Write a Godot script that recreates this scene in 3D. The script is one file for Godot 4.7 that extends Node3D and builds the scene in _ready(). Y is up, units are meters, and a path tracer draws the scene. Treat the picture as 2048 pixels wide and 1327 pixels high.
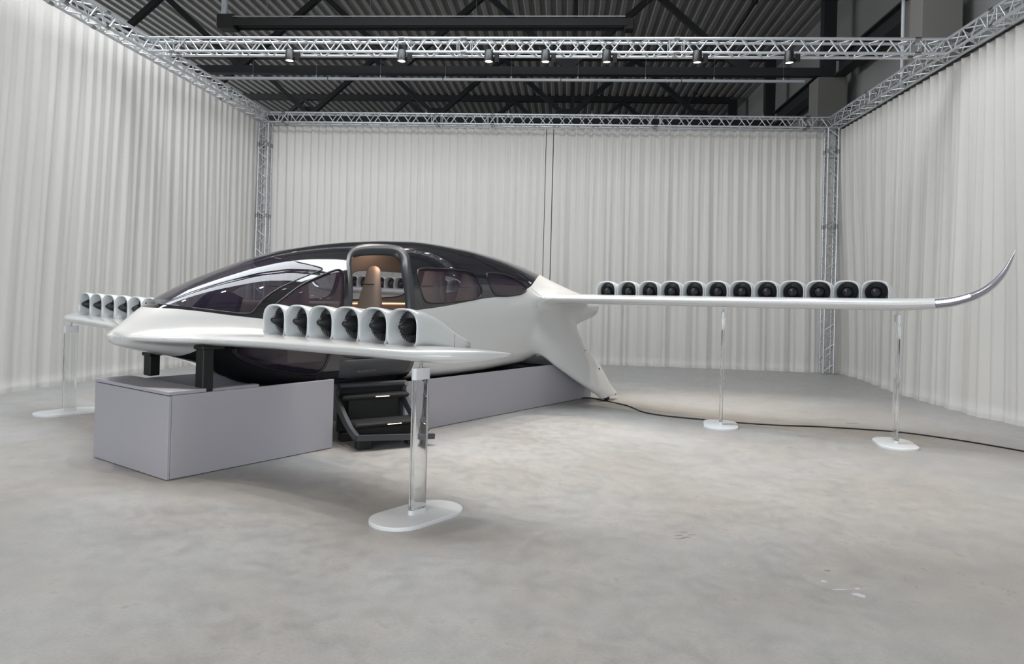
extends Node3D
# Aircraft frame: x runs aft from the nose, y up, z to port. Room frame: x right, y up, -z into the depth.

const XL := -7.558
const XR := 6.212
const ZB := -17.976
const ZC := -12.58
const YL := 5.901
const YU := 6.141
const HALL_H := 10.5
const SKY_E := 142.0
const FRONT_E := 100.0
const SIDE_E := 190.0
const SPOT_E := 9.0
const NEAR_E := 6.0
const CABIN_E := 0.07
const STAND_TURN := [0.977, 1.4]

var M := {}
var used_names := {}
var unit_rod: CylinderMesh
var unit_box: BoxMesh
var rng := RandomNumberGenerator.new()

func _ready() -> void:
	rng.seed = 7
	make_camera()
	make_light()
	make_materials()
	unit_rod = CylinderMesh.new()
	unit_rod.top_radius = 0.5
	unit_rod.bottom_radius = 0.5
	unit_rod.height = 1.0
	unit_rod.radial_segments = 10
	unit_rod.rings = 1
	unit_box = BoxMesh.new()
	make_hall()
	make_trusses()
	make_curtains()
	make_spotlights()
	make_plinths()
	make_aircraft()
	make_stands()
	make_stairs()
	make_cable()

# ------------------------------------------------------------------ camera, light
func make_camera() -> void:
	var c := Camera3D.new()
	c.name = "camera"
	var f := 1464.07
	var yaw := -0.0721
	var pitch := 0.0074
	var roll := 0.0269
	var fwd := Vector3(sin(yaw) * cos(pitch), sin(pitch), -cos(yaw) * cos(pitch))
	var right := Vector3(cos(yaw), 0, sin(yaw))
	var up := right.cross(fwd)
	var r2 := right * cos(roll) + up * sin(roll)
	var u2 := up * cos(roll) - right * sin(roll)
	c.transform = Transform3D(Basis(r2, u2, -fwd), Vector3(0, 1.75, 0))
	c.projection = Camera3D.PROJECTION_FRUSTUM
	c.near = 0.05
	c.far = 200.0
	c.size = 0.05 * 1327.0 / f
	c.frustum_offset = Vector2(0, -0.05 * (663.5 - 573.9) / f)
	add_child(c)
	c.current = true

func make_light() -> void:
	var e := Environment.new()
	e.background_mode = Environment.BG_COLOR
	e.background_color = Color(0.55, 0.6, 0.66)
	e.tonemap_mode = Environment.TONE_MAPPER_LINEAR
	e.tonemap_exposure = 1.14
	e.sdfgi_enabled = true
	e.ssao_enabled = true
	e.ssil_enabled = true
	var w := WorldEnvironment.new()
	w.name = "environment"
	w.environment = e
	add_child(w)

func area(called: String, at: Vector3, towards: Vector3, size: Vector2, energy: float, color: Color) -> void:
	var l := AreaLight3D.new()
	l.name = called
	l.area_size = size
	l.area_normalize_energy = true
	l.light_energy = energy
	l.light_color = color
	l.shadow_enabled = true
	l.area_range = 60.0
	add_child(l)
	var up := Vector3(0, 0, 1) if absf(towards.normalized().y) > 0.9 else Vector3.UP
	l.look_at_from_position(at, at + towards, up)

# ------------------------------------------------------------------ helpers
func mat(called: String, c: Color, rough := 0.6, metal := 0.0, spec := 0.5) -> StandardMaterial3D:
	var m := StandardMaterial3D.new()
	m.resource_name = called
	m.albedo_color = c
	m.roughness = rough
	m.metallic = metal
	m.metallic_specular = spec
	M[called] = m
	return m

func glow(called: String, c: Color, energy: float) -> void:
	var m := mat(called, c, 0.4)
	m.emission_enabled = true
	m.emission = c
	m.emission_energy_multiplier = energy

func numbered(called: String) -> String:
	if not used_names.has(called):
		used_names[called] = 0
		return called
	used_names[called] += 1
	return "%s_%03d" % [called, used_names[called]]

func thing(called: String, label: String, category: String, xf := Transform3D(), group := "") -> Node3D:
	var o := Node3D.new()
	o.name = numbered(called)
	add_child(o)
	o.transform = xf
	o.set_meta("label", label)
	o.set_meta("category", category)
	if group:
		o.set_meta("group", group)
	return o

func structure(called: String, mesh: Mesh, m: Material, xf := Transform3D()) -> MeshInstance3D:
	var o := MeshInstance3D.new()
	o.name = numbered(called)
	o.mesh = mesh
	o.material_override = m
	add_child(o)
	o.transform = xf
	o.set_meta("kind", "structure")
	return o

func part(parent: Node3D, called: String, mesh: Mesh, m: Material, xf := Transform3D()) -> MeshInstance3D:
	var o := MeshInstance3D.new()
	o.name = called
	o.mesh = mesh
	o.material_override = m
	o.transform = xf
	parent.add_child(o, true)
	return o

func rod_xf(a: Vector3, b: Vector3, d: float) -> Transform3D:
	var y := b - a
	var n := y.normalized()
	var x := n.cross(Vector3(0, 0, 1) if absf(n.z) < 0.9 else Vector3(1, 0, 0)).normalized()
	var z := x.cross(n)
	return Transform3D(Basis(x * d, y, z * d), (a + b) * 0.5)

func rod(parent: Node3D, called: String, a: Vector3, b: Vector3, d: float, m: Material) -> MeshInstance3D:
	return part(parent, called, unit_rod, m, rod_xf(a, b, d))

func box(parent: Node3D, called: String, lo: Vector3, hi: Vector3, m: Material, bevel := 0.0) -> MeshInstance3D:
	if bevel > 0.0:
		return part(parent, called, bevel_box(hi - lo, bevel), m, Transform3D(Basis(), (lo + hi) * 0.5))
	return part(parent, called, unit_box, m, Transform3D(Basis.from_scale(hi - lo), (lo + hi) * 0.5))

func new_st() -> SurfaceTool:
	var st := SurfaceTool.new()
	st.begin(Mesh.PRIMITIVE_TRIANGLES)
	return st

func quad(st: SurfaceTool, a: Vector3, b: Vector3, c: Vector3, d: Vector3) -> void:
	for v in [a, b, c, a, c, d]:
		st.add_vertex(v)

func bevel_box(size: Vector3, r: float) -> ArrayMesh:
	# box with chamfered edges: each face inset by r, edges and corners bridged
	var st := new_st()
	st.set_smooth_group(-1)
	var h := size * 0.5
	r = minf(r, minf(h.x, minf(h.y, h.z)) * 0.95)
	var faces := {}
	for ax in 3:
		for sg in [-1.0, 1.0]:
			var u := (ax + 1) % 3
			var v := (ax + 2) % 3
			var pts := []
			for c in [[-1, -1], [1, -1], [1, 1], [-1, 1]]:
				var p := Vector3()
				p[ax] = sg * h[ax]
				p[u] = c[0] * (h[u] - r)
				p[v] = c[1] * (h[v] - r)
				pts.append(p)
			faces["%d%d" % [ax, int(sg)]] = pts
			var n := Vector3()
			n[ax] = sg
			face(st, pts, n)
	for ax in 3:
		var u := (ax + 1) % 3
		var v := (ax + 2) % 3
		for su in [-1.0, 1.0]:
			for sv in [-1.0, 1.0]:
				var pts := []
				for k in [[-1.0, 0], [1.0, 0], [1.0, 1], [-1.0, 1]]:
					var p := Vector3()
					p[ax] = k[0] * (h[ax] - r)
					p[u] = su * (h[u] if k[1] == 0 else h[u] - r)
					p[v] = sv * (h[v] - r if k[1] == 0 else h[v])
					pts.append(p)
				var n := Vector3()
				n[u] = su
				n[v] = sv
				face(st, pts, n)
	for sx in [-1.0, 1.0]:
		for sy in [-1.0, 1.0]:
			for sz in [-1.0, 1.0]:
				var a := Vector3(sx * h.x, sy * (h.y - r), sz * (h.z - r))
				var b := Vector3(sx * (h.x - r), sy * h.y, sz * (h.z - r))
				var c := Vector3(sx * (h.x - r), sy * (h.y - r), sz * h.z)
				tri_out(st, a, b, c, Vector3(sx, sy, sz))
	st.generate_normals()
	return st.commit()

func face(st: SurfaceTool, p: Array, n: Vector3) -> void:
	tri_out(st, p[0], p[1], p[2], n)
	tri_out(st, p[0], p[2], p[3], n)

func tri_out(st: SurfaceTool, a: Vector3, b: Vector3, c: Vector3, n: Vector3) -> void:
	# front faces run clockwise
	if (b - a).cross(c - a).dot(n) > 0.0:
		var t := b
		b = c
		c = t
	st.add_vertex(a)
	st.add_vertex(b)
	st.add_vertex(c)

func extrude(poly: PackedVector2Array, depth: float, smooth := false) -> ArrayMesh:
	# polygon in xy, extruded along z from 0 to depth
	var st := new_st()
	st.set_smooth_group(-1)
	var idx := Geometry2D.triangulate_polygon(poly)
	for i in range(0, idx.size(), 3):
		var a := poly[idx[i]]
		var b := poly[idx[i + 1]]
		var c := poly[idx[i + 2]]
		tri_out(st, Vector3(a.x, a.y, 0), Vector3(b.x, b.y, 0), Vector3(c.x, c.y, 0), Vector3(0, 0, -1))
		tri_out(st, Vector3(a.x, a.y, depth), Vector3(b.x, b.y, depth), Vector3(c.x, c.y, depth), Vector3(0, 0, 1))
	var cw := Geometry2D.is_polygon_clockwise(poly)
	if smooth:
		st.set_smooth_group(1)
	for i in poly.size():
		var a := poly[i]
		var b := poly[(i + 1) % poly.size()]
		var e := b - a
		var n := Vector3(e.y, -e.x, 0) * (-1.0 if cw else 1.0)
		face(st, [Vector3(a.x, a.y, 0), Vector3(b.x, b.y, 0), Vector3(b.x, b.y, depth), Vector3(a.x, a.y, depth)], n)
	st.generate_normals()
	return st.commit()

func stadium(hl: float, r: float, n := 12) -> PackedVector2Array:
	var p := PackedVector2Array()
	for i in n + 1:
		var a := -PI / 2 + PI * i / n
		p.append(Vector2(hl + r * cos(a), r * sin(a)))
	for i in n + 1:
		var a := PI / 2 + PI * i / n
		p.append(Vector2(-hl + r * cos(a), r * sin(a)))
	return p

func grid_mesh(rows: Array, close_ring := false) -> ArrayMesh:
	# rows of points; smooth normals
	var st := new_st()
	st.set_smooth_group(0)
	add_grid(st, rows, close_ring)
	st.index()
	st.generate_normals()
	return st.commit()

func add_grid(st: SurfaceTool, rows: Array, close_ring := false) -> void:
	for i in rows.size() - 1:
		var a: PackedVector3Array = rows[i]
		var b: PackedVector3Array = rows[i + 1]
		var n := a.size()
		for j in (n if close_ring else n - 1):
			var k := (j + 1) % n
			quad(st, a[j], a[k], b[k], b[j])

func tube_rows(path: PackedVector3Array, r: float, sides := 8, closed := false) -> Array:
	var rows := []
	var n := path.size()
	var up := Vector3.UP
	for i in n:
		var t: Vector3
		if closed:
			t = (path[(i + 1) % n] - path[(i + n - 1) % n]).normalized()
		else:
			t = (path[mini(i + 1, n - 1)] - path[maxi(i - 1, 0)]).normalized()
		if absf(t.dot(up)) > 0.95:
			up = Vector3(1, 0, 0)
		var x := t.cross(up).normalized()
		var y := x.cross(t)
		up = y
		var row := PackedVector3Array()
		for k in sides + 1:
			var a := TAU * k / sides
			row.append(path[i] + (x * cos(a) + y * sin(a)) * r)
		rows.append(row)
	if closed:
		rows.append(rows[0])
	return rows

func lathe(profile: PackedVector2Array, sides := 24) -> ArrayMesh:
	# profile: (axial x, radius) turned round the x axis
	var rows := []
	for k in sides + 1:
		var a := TAU * k / sides
		var row := PackedVector3Array()
		for p in profile:
			row.append(Vector3(p.x, p.y * cos(a), p.y * sin(a)))
		rows.append(row)
	return grid_mesh(rows)

func merge_mesh(list: Array) -> ArrayMesh:
	# list of [mesh, transform]
	var st := new_st()
	for m in list:
		st.append_from(m[0], 0, m[1])
	return st.commit()

func hermite(xs: PackedFloat64Array, ys: PackedFloat64Array, x: float) -> float:
	var n := xs.size()
	x = clampf(x, xs[0], xs[n - 1])
	var i := clampi(xs.bsearch(x) - 1, 0, n - 2)
	var h := xs[i + 1] - xs[i]
	var q := (x - xs[i]) / h
	var m0 := slope_at(xs, ys, i)
	var m1 := slope_at(xs, ys, i + 1)
	return ys[i] * (1 + 2 * q) * (1 - q) * (1 - q) + m0 * h * q * (1 - q) * (1 - q) + ys[i + 1] * q * q * (3 - 2 * q) + m1 * h * q * q * (q - 1)

func slope_at(xs: PackedFloat64Array, ys: PackedFloat64Array, i: int) -> float:
	var n := xs.size()
	if i == 0:
		return (ys[1] - ys[0]) / (xs[1] - xs[0])
	if i == n - 1:
		return (ys[n - 1] - ys[n - 2]) / (xs[n - 1] - xs[n - 2])
	var h0 := xs[i] - xs[i - 1]
	var h1 := xs[i + 1] - xs[i]
	var d0 := (ys[i] - ys[i - 1]) / h0
	var d1 := (ys[i + 1] - ys[i]) / h1
	if d0 * d1 <= 0.0:
		return 0.0
	var w1 := 2 * h1 + h0
	var w2 := h1 + 2 * h0
	return (w1 + w2) / (w1 / d0 + w2 / d1)

func column_of(table: Array, k: int) -> PackedFloat64Array:
	var p := PackedFloat64Array()
	for r in table:
		p.append(r[k])
	return p

func smooth_poly(pts: Array, per := 6, closed := true) -> PackedVector2Array:
	var out := PackedVector2Array()
	var n := pts.size()
	for i in (n if closed else n - 1):
		var p0: Vector2 = pts[(i - 1 + n) % n] if closed else pts[maxi(i - 1, 0)]
		var p1: Vector2 = pts[i]
		var p2: Vector2 = pts[(i + 1) % n]
		var p3: Vector2 = pts[(i + 2) % n] if closed else pts[mini(i + 2, n - 1)]
		for k in per:
			out.append(p1.cubic_interpolate(p2, p0, p3, float(k) / per))
	if not closed:
		out.append(pts[n - 1])
	return out

# ------------------------------------------------------------------ materials
func make_materials() -> void:
	mat("pearl_white", Color(0.8, 0.803, 0.8), 0.28, 0.0, 0.5)
	M.pearl_white.clearcoat_enabled = true
	M.pearl_white.clearcoat = 0.8
	M.pearl_white.clearcoat_roughness = 0.06
	mat("gloss_black", Color(0.14, 0.14, 0.155), 0.05, 0.0, 0.5)
	M.gloss_black.clearcoat_enabled = true
	M.gloss_black.clearcoat = 1.0
	M.gloss_black.clearcoat_roughness = 0.04
	mat("seal", Color(0.07, 0.07, 0.08), 0.35)
	mat("door_frame", Color(0.22, 0.225, 0.24), 0.35)
	mat("fan", Color(0.075, 0.075, 0.088), 0.45)
	mat("duct_white", Color(0.8, 0.812, 0.815), 0.3)
	M.duct_white.clearcoat_enabled = true
	M.duct_white.clearcoat = 0.6
	M.duct_white.clearcoat_roughness = 0.08
	var g := mat("tinted_glass", Color(0.205, 0.17, 0.225, 0.58), 0.02)
	g.transparency = BaseMaterial3D.TRANSPARENCY_ALPHA
	g = mat("windscreen_glass", Color(0.165, 0.142, 0.205, 0.6), 0.02)
	g.transparency = BaseMaterial3D.TRANSPARENCY_ALPHA
	g = mat("acrylic", Color(0.97, 0.98, 0.98, 0.03), 0.01)
	g.refraction_enabled = true
	g.refraction_scale = 0.049
	g.transparency = BaseMaterial3D.TRANSPARENCY_ALPHA
	mat("lining", Color(0.6, 0.565, 0.54), 0.75)
	mat("cabin_floor", Color(0.2, 0.19, 0.19), 0.8)
	mat("seat_fabric", Color(0.72, 0.67, 0.63), 0.7)
	mat("slot_dark", Color(0.12, 0.12, 0.12), 0.6)
	mat("screen_black", Color(0.05, 0.05, 0.06), 0.25)
	mat("aluminium", Color(0.8, 0.81, 0.82), 0.34, 0.75)
	mat("steel_bolt", Color(0.6, 0.6, 0.6), 0.3, 1.0)
	mat("dark_steel", Color(0.13, 0.135, 0.145), 0.6)
	mat("heater_black", Color(0.1, 0.09, 0.09), 0.6)
	mat("deck", Color(0.56, 0.55, 0.54), 0.55)
	mat("panel_grey", Color(0.52, 0.52, 0.51), 0.7)
	mat("concrete", Color(0.46, 0.45, 0.43), 0.85)
	mat("concrete_wall", Color(0.36, 0.36, 0.35), 0.85)
	mat("stand_white", Color(0.84, 0.85, 0.86), 0.45)
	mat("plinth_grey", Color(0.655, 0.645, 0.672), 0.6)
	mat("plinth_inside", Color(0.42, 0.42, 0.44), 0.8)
	mat("matt_black", Color(0.07, 0.07, 0.07), 0.6)
	mat("stair_frame", Color(0.23, 0.235, 0.255), 0.5)
	mat("stair_dark", Color(0.095, 0.095, 0.095), 0.7)
	mat("letter_grey", Color(0.45, 0.44, 0.46), 0.6)
	mat("letter_white", Color(0.9, 0.9, 0.9), 0.5)
	mat("rubber", Color(0.06, 0.06, 0.06), 0.7)
	mat("scuff_pale", Color(0.74, 0.74, 0.75), 0.8)
	mat("scuff_dark", Color(0.53, 0.52, 0.5), 0.7)
	mat("cable_black", Color(0.06, 0.06, 0.06), 0.5)
	mat("lamp_black", Color(0.05, 0.05, 0.055), 0.45)
	mat("pendant_grey", Color(0.72, 0.73, 0.74), 0.5)
	mat("wire", Color(0.5, 0.5, 0.5), 0.4, 0.8)
	mat("tip_chrome", Color(0.62, 0.62, 0.65), 0.2, 0.55)
	var cl := mat("curtain_cloth", Color(0.815, 0.8, 0.78), 0.95)
	cl.backlight_enabled = true
	cl.backlight = Color(0.35, 0.34, 0.33)
	var weave := FastNoiseLite.new()
	weave.seed = 4
	weave.frequency = 0.09
	weave.fractal_octaves = 3
	var wi := weave.get_seamless_image(256, 256)
	cl.heightmap_enabled = true
	cl.heightmap_texture = ImageTexture.create_from_image(wi)
	cl.heightmap_scale = 0.15
	cl.uv1_triplanar = true
	cl.uv1_world_triplanar = true
	cl.uv1_scale = Vector3(2.5, 2.5, 2.5)
	glow("lamp_glow", Color(1.0, 0.95, 0.88), 9.0)
	glow("strip_warm", Color(1.0, 0.72, 0.55), 2.2)
	glow("step_light", Color(1.0, 0.86, 0.74), 2.6)
	glow("tip_light", Color(0.95, 0.98, 1.0), 3.0)
	glow("skylight", Color(0.93, 0.97, 1.0), 1.5)
	make_floor_material()

func make_floor_material() -> void:
	var n := 1024
	var big := FastNoiseLite.new()
	big.seed = 11
	big.frequency = 0.0045
	big.fractal_octaves = 5
	big.domain_warp_enabled = true
	big.domain_warp_amplitude = 60.0
	big.domain_warp_frequency = 0.006
	var a := big.get_seamless_image(n, n).get_data()
	var mid := FastNoiseLite.new()
	mid.seed = 23
	mid.frequency = 0.02
	mid.fractal_octaves = 5
	var b := mid.get_seamless_image(n, n).get_data()
	var fine := FastNoiseLite.new()
	fine.seed = 5
	fine.frequency = 0.35
	fine.fractal_octaves = 2
	var c := fine.get_seamless_image(n, n).get_data()
	var out := PackedByteArray()
	out.resize(n * n * 3)
	var rough := PackedByteArray()
	rough.resize(n * n)
	var streak := FastNoiseLite.new()
	streak.seed = 77
	streak.frequency = 0.05
	streak.fractal_octaves = 6
	streak.fractal_gain = 0.62
	streak.domain_warp_enabled = true
	streak.domain_warp_amplitude = 25.0
	streak.domain_warp_frequency = 0.02
	var e := streak.get_seamless_image(n, n).get_data()
	for i in n * n:
		# cloudy trowel marks, fine speckle and darker worn blotches
		var blot := maxf(0.0, e[i] - 160.0) * maxf(0.0, b[i] - 118.0) * 0.0042
		var v := (a[i] - 128) * 0.04 + (b[i] - 128) * 0.055 + (e[i] - 128) * 0.06 + (c[i] - 128) * 0.05 - minf(blot, 16.0)
		var warm := (b[i] - 128) * 0.012 - (a[i] - 128) * 0.016
		out[i * 3] = clampi(int(160 + v + warm), 0, 255)
		out[i * 3 + 1] = clampi(int(158 + v), 0, 255)
		out[i * 3 + 2] = clampi(int(155.5 + v - warm), 0, 255)
		rough[i] = clampi(int(112 + (e[i] - 128) * 0.3 + (a[i] - 128) * 0.2), 0, 255)
	var m := mat("polished_concrete", Color.WHITE, 1.0, 0.0, 0.45)
	m.albedo_texture = ImageTexture.create_from_image(Image.create_from_data(n, n, false, Image.FORMAT_RGB8, out))
	m.roughness_texture = ImageTexture.create_from_image(Image.create_from_data(n, n, false, Image.FORMAT_L8, rough))
	m.uv1_triplanar = true
	m.uv1_world_triplanar = true
	m.uv1_scale = Vector3(0.11, 0.11, 0.11)

# ------------------------------------------------------------------ the hall
func slab(called: String, lo: Vector3, hi: Vector3, m: Material) -> MeshInstance3D:
	return structure(called, unit_box, m, Transform3D(Basis.from_scale(hi - lo), (lo + hi) * 0.5))

func wall_with_window(called: String, lo: Vector3, hi: Vector3, wlo: Vector3, whi: Vector3, window: String, inward: Vector3, energy: float) -> void:
	var ax := 0 if absf(inward.z) > 0.5 else 2
	var st := new_st()
	for k in 4:
		var a := lo
		var b := hi
		if k == 0:
			b[ax] = wlo[ax]
		elif k == 1:
			a[ax] = whi[ax]
		else:
			a[ax] = wlo[ax]
			b[ax] = whi[ax]
			if k == 2:
				b.y = wlo.y
			else:
				a.y = whi.y
		st.append_from(unit_box, 0, Transform3D(Basis.from_scale(b - a), (a + b) * 0.5))
	structure(called, st.commit(), M.concrete_wall)
	var mid := (wlo + whi) * 0.5
	var across := whi[ax] - wlo[ax]
	var size := whi - wlo
	var thin := Vector3(0.02, 0.02, 0.02) + Vector3(size.x if ax == 0 else 0.0, size.y, size.z if ax == 2 else 0.0)
	structure(window, unit_box, M.skylight, Transform3D(Basis.from_scale(thin - Vector3(0.02, 0.02, 0.02) * 0.5), mid))
	area(window + "_light", mid + inward * 0.03, inward, Vector2(across, size.y), energy, Color(0.96, 0.98, 1.0))

func make_hall() -> void:
	var x0 := -24.0
	var x1 := 7.75
	var z0 := -36.0
	var z1 := 9.0
	slab("floor", Vector3(x0 - 0.3, -0.3, z0 - 0.3), Vector3(x1 + 0.3, 0, z1 + 0.3), M.polished_concrete)
	scuffs()
	slab("wall_back", Vector3(x0 - 0.3, 0, z0 - 0.3), Vector3(x1 + 0.3, HALL_H + 0.6, z0), M.concrete_wall)
	wall_with_window("wall_left", Vector3(x0 - 0.3, 0, z0), Vector3(x0, HALL_H + 0.6, z1), Vector3(x0 - 0.3, 3.0, -34.0), Vector3(x0, 9.0, -17.0), "window_3", Vector3(1, 0, 0), SIDE_E)
	# glazed front behind the camera and a high side window: walls with real openings
	wall_with_window("wall_front", Vector3(x0 - 0.3, 0, z1), Vector3(x1 + 0.3, HALL_H + 0.6, z1 + 0.3), Vector3(-13.0, 0.5, z1), Vector3(6.5, 6.5, z1 + 0.3), "window_2", Vector3(0, 0, -1), FRONT_E)
	slab("wall_right", Vector3(x1, 0, z0), Vector3(x1 + 0.3, HALL_H + 0.6, z1), M.panel_grey)
	# corrugated deck with a rectangular roof light in it (in front of the part in view)
	var hx0 := -9.8
	var hx1 := 3.2
	var hz0 := -12.2
	var hz1 := -7.7
	var st := new_st()
	st.set_smooth_group(-1)
	corrugate(st, x0, x1, z0, hz0)
	corrugate(st, x0, hx0, hz0, hz1)
	corrugate(st, hx1, x1, hz0, hz1)
	corrugate(st, x0, x1, hz1, z1)
	st.generate_normals()
	structure("ceiling", st.commit(), M.deck)
	slab("trim_1", Vector3(hx0 - 0.1, HALL_H, hz0 - 0.1), Vector3(hx1 + 0.1, HALL_H + 0.5, hz0), M.panel_grey)
	slab("trim_2", Vector3(hx0 - 0.1, HALL_H, hz1), Vector3(hx1 + 0.1, HALL_H + 0.5, hz1 + 0.1), M.panel_grey)
	slab("trim_3", Vector3(hx0 - 0.1, HALL_H, hz0), Vector3(hx0, HALL_H + 0.5, hz1), M.panel_grey)
	slab("trim_4", Vector3(hx1, HALL_H, hz0), Vector3(hx1 + 0.1, HALL_H + 0.5, hz1), M.panel_grey)
	slab("window_1", Vector3(hx0, HALL_H + 0.42, hz0), Vector3(hx1, HALL_H + 0.5, hz1), M.skylight)
	area("skylight_light", Vector3((hx0 + hx1) / 2, HALL_H + 0.4, (hz0 + hz1) / 2), Vector3.DOWN, Vector2(hx1 - hx0, hz1 - hz0), SKY_E, Color(0.96, 0.98, 1.0))
	# steel girders across the hall
	for k in 6:
		var z := -3.25 - 5.85 * k
		girder(z, ["dark steel roof girder above the camera, out of the frame", "dark steel roof girder under the roof light, out of the frame", "nearest dark steel roof girder, mostly above the frame", "dark steel roof girder with zigzag webs behind the spotlight truss", "dark steel roof girder further back above the rear truss", "farthest dark steel roof girder under the corrugated deck"][k])
	# columns along the right wall: concrete below, dark steel above
	for k in 4:
		var z := -14.95 - 5.85 * k
		var g := thing("hall_column", ["wide pale concrete column behind the right curtain, nearest the camera", "hall column of concrete with dark steel upper part at the girder end", "hall column further back with dark steel upper part", "farthest hall column in the dark corner"][k], "column", Transform3D(Basis(), Vector3(7.1, 0, z)), "columns along the right hall wall")
		box(g, "concrete_shaft", Vector3(-0.38, 0, -0.35), Vector3(0.4, 7.85, 0.35), M.concrete, 0.02)
		box(g, "steel_post", Vector3(-0.17, 7.85, -0.15), Vector3(0.17, HALL_H - 0.1, 0.15), M.dark_steel)
		box(g, "base_plate", Vector3(-0.25, 7.85, -0.22), Vector3(0.25, 7.9, 0.22), M.dark_steel)
		if k < 3:
			var b := thing("runway_beam", ["dark steel runway beam along the right wall nearest the camera", "dark steel runway beam along the right wall, middle bay", "dark steel runway beam along the right wall, far bay"][k], "beam", Transform3D(Basis(), Vector3(7.28, 7.85, z - 2.925)), "runway beams along the right wall")
			box(b, "web", Vector3(-0.03, 0.03, -2.5), Vector3(0.03, 0.45, 2.5), M.dark_steel)
			box(b, "flange", Vector3(-0.16, 0.42, -2.5), Vector3(0.16, 0.46, 2.5), M.dark_steel)
			box(b, "flange", Vector3(-0.16, 0.0, -2.5), Vector3(0.16, 0.04, 2.5), M.dark_steel)
	var p := thing("drain_pipe", "thin grey vertical pipe beside the near concrete column", "pipe", Transform3D(Basis(), Vector3(6.62, 0, -15.15)))
	rod(p, "pipe", Vector3(0, 0, 0), Vector3(0, 10.4, 0), 0.07, M.pendant_grey)
	# radiant heater
	var h := thing("radiant_heater", "long dark radiant tube heater hung under the roof deck", "heater", Transform3D(Basis(), Vector3(-3.8, 8.5, -18.2)))
	box(h, "reflector_hood", Vector3(-4.8, 0.0, -0.2), Vector3(5.15, 0.06, 0.2), M.heater_black, 0.02)
	box(h, "skirt", Vector3(-4.8, -0.14, 0.17), Vector3(5.15, 0.02, 0.2), M.heater_black)
	box(h, "skirt", Vector3(-4.8, -0.14, -0.2), Vector3(5.15, 0.02, -0.17), M.heater_black)
	rod(h, "burner_tube", Vector3(-4.9, -0.06, 0.08), Vector3(5.1, -0.06, 0.08), 0.09, M.dark_steel)
	rod(h, "burner_tube", Vector3(-4.9, -0.06, -0.08), Vector3(5.1, -0.06, -0.08), 0.09, M.dark_steel)
	rod(h, "rail", Vector3(-4.8, 0.08, 0.2), Vector3(5.1, 0.08, 0.2), 0.03, M.aluminium)
	box(h, "burner_box", Vector3(-5.25, -0.2, -0.2), Vector3(-4.78, 0.16, 0.2), M.heater_black, 0.03)
	rod(h, "flue", Vector3(-5.12, 0.1, 0), Vector3(-5.12, 1.9, 0), 0.16, M.pendant_grey)
	box(h, "end_box", Vector3(5.1, -0.22, -0.16), Vector3(5.32, 0.08, 0.16), M.heater_black, 0.02)
	for k in 4:
		rod(h, "hanger", Vector3(-4.0 + k * 2.7, 0.06, 0), Vector3(-4.0 + k * 2.7, 2.0, 0), 0.012, M.wire)
	# pendant light line, not lit
	var l := thing("linear_light", "long thin pale linear light hung on wires behind the front truss", "light", Transform3D(Basis(), Vector3(0, 7.44, -19.5)))
	for k in 5:
		box(l, "light_segment", Vector3(-9.75 + 3.17 * k, -0.035, -0.035), Vector3(-9.75 + 3.17 * (k + 1) - 0.02, 0.035, 0.035), M.pendant_grey, 0.008)
	for k in 9:
		var x := -8.7 + 1.78 * k
		rod(l, "suspension_wire", Vector3(x, 0.03, 0), Vector3(x, 3.02, 0), 0.008, M.wire)
		rod(l, "wire_clip", Vector3(x, 0.03, 0), Vector3(x, 0.09, 0), 0.035, M.pendant_grey)
	# further dark girder tie and wall rail in the right-hand corner
	var pipe := thing("service_pipe", "dark service pipe running along the roof slope at right", "pipe", Transform3D(Basis(), Vector3(4.9, 9.75, 0)))
	rod(pipe, "pipe", Vector3(0, 0, -13), Vector3(0, 0, -35.5), 0.12, M.dark_steel)
	for k in 7:
		rod(pipe, "clamp", Vector3(0, 0, -14 - 3.0 * k), Vector3(0, 0, -14.07 - 3.0 * k), 0.18, M.dark_steel)

func scuffs() -> void:
	# pale plaster scuffs and dark rubber marks on the concrete
	var marks := [[1.66, -4.72, 0.025, 0.02, 0.3, 0], [1.72, -4.6, 0.06, 0.012, 0.2, 0], [1.8, -4.53, 0.035, 0.045, 0.9, 0], [1.83, -4.63, 0.03, 0.015, 0.5, 0], [1.75, -4.91, 0.03, 0.018, 0.1, 1], [0.88, -5.4, 0.05, 0.012, 0.35, 1], [0.94, -5.44, 0.05, 0.012, 0.3, 1], [0.89, -5.47, 0.045, 0.01, 0.35, 1], [0.98, -5.5, 0.05, 0.01, 0.25, 1], [0.93, -5.55, 0.04, 0.01, 0.3, 1], [1.18, -6.06, 0.012, 0.01, 0.0, 1], [3.1, -9.7, 0.09, 0.04, 0.1, 1], [4.2, -10.9, 0.12, 0.05, 0.2, 1]]
	for k in marks.size():
		var m: Array = marks[k]
		var st := new_st()
		var pts := []
		for i in 11:
			var a := TAU * i / 11.0 + float(m[4])
			var r := rng.randf_range(0.6, 1.1)
			pts.append(Vector3(m[2] * r * cos(a), 0, m[3] * r * sin(a)))
		for i in 11:
			tri_out(st, Vector3.ZERO, pts[i], pts[(i + 1) % 11], Vector3.UP)
		st.generate_normals()
		part(get_node("floor"), "scuff_mark", st.commit(), M.scuff_pale if m[5] == 0 else M.scuff_dark, get_node("floor").transform.affine_inverse() * Transform3D(Basis(Vector3.UP, m[4]), Vector3(m[0], 0.0008, m[1])))

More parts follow.
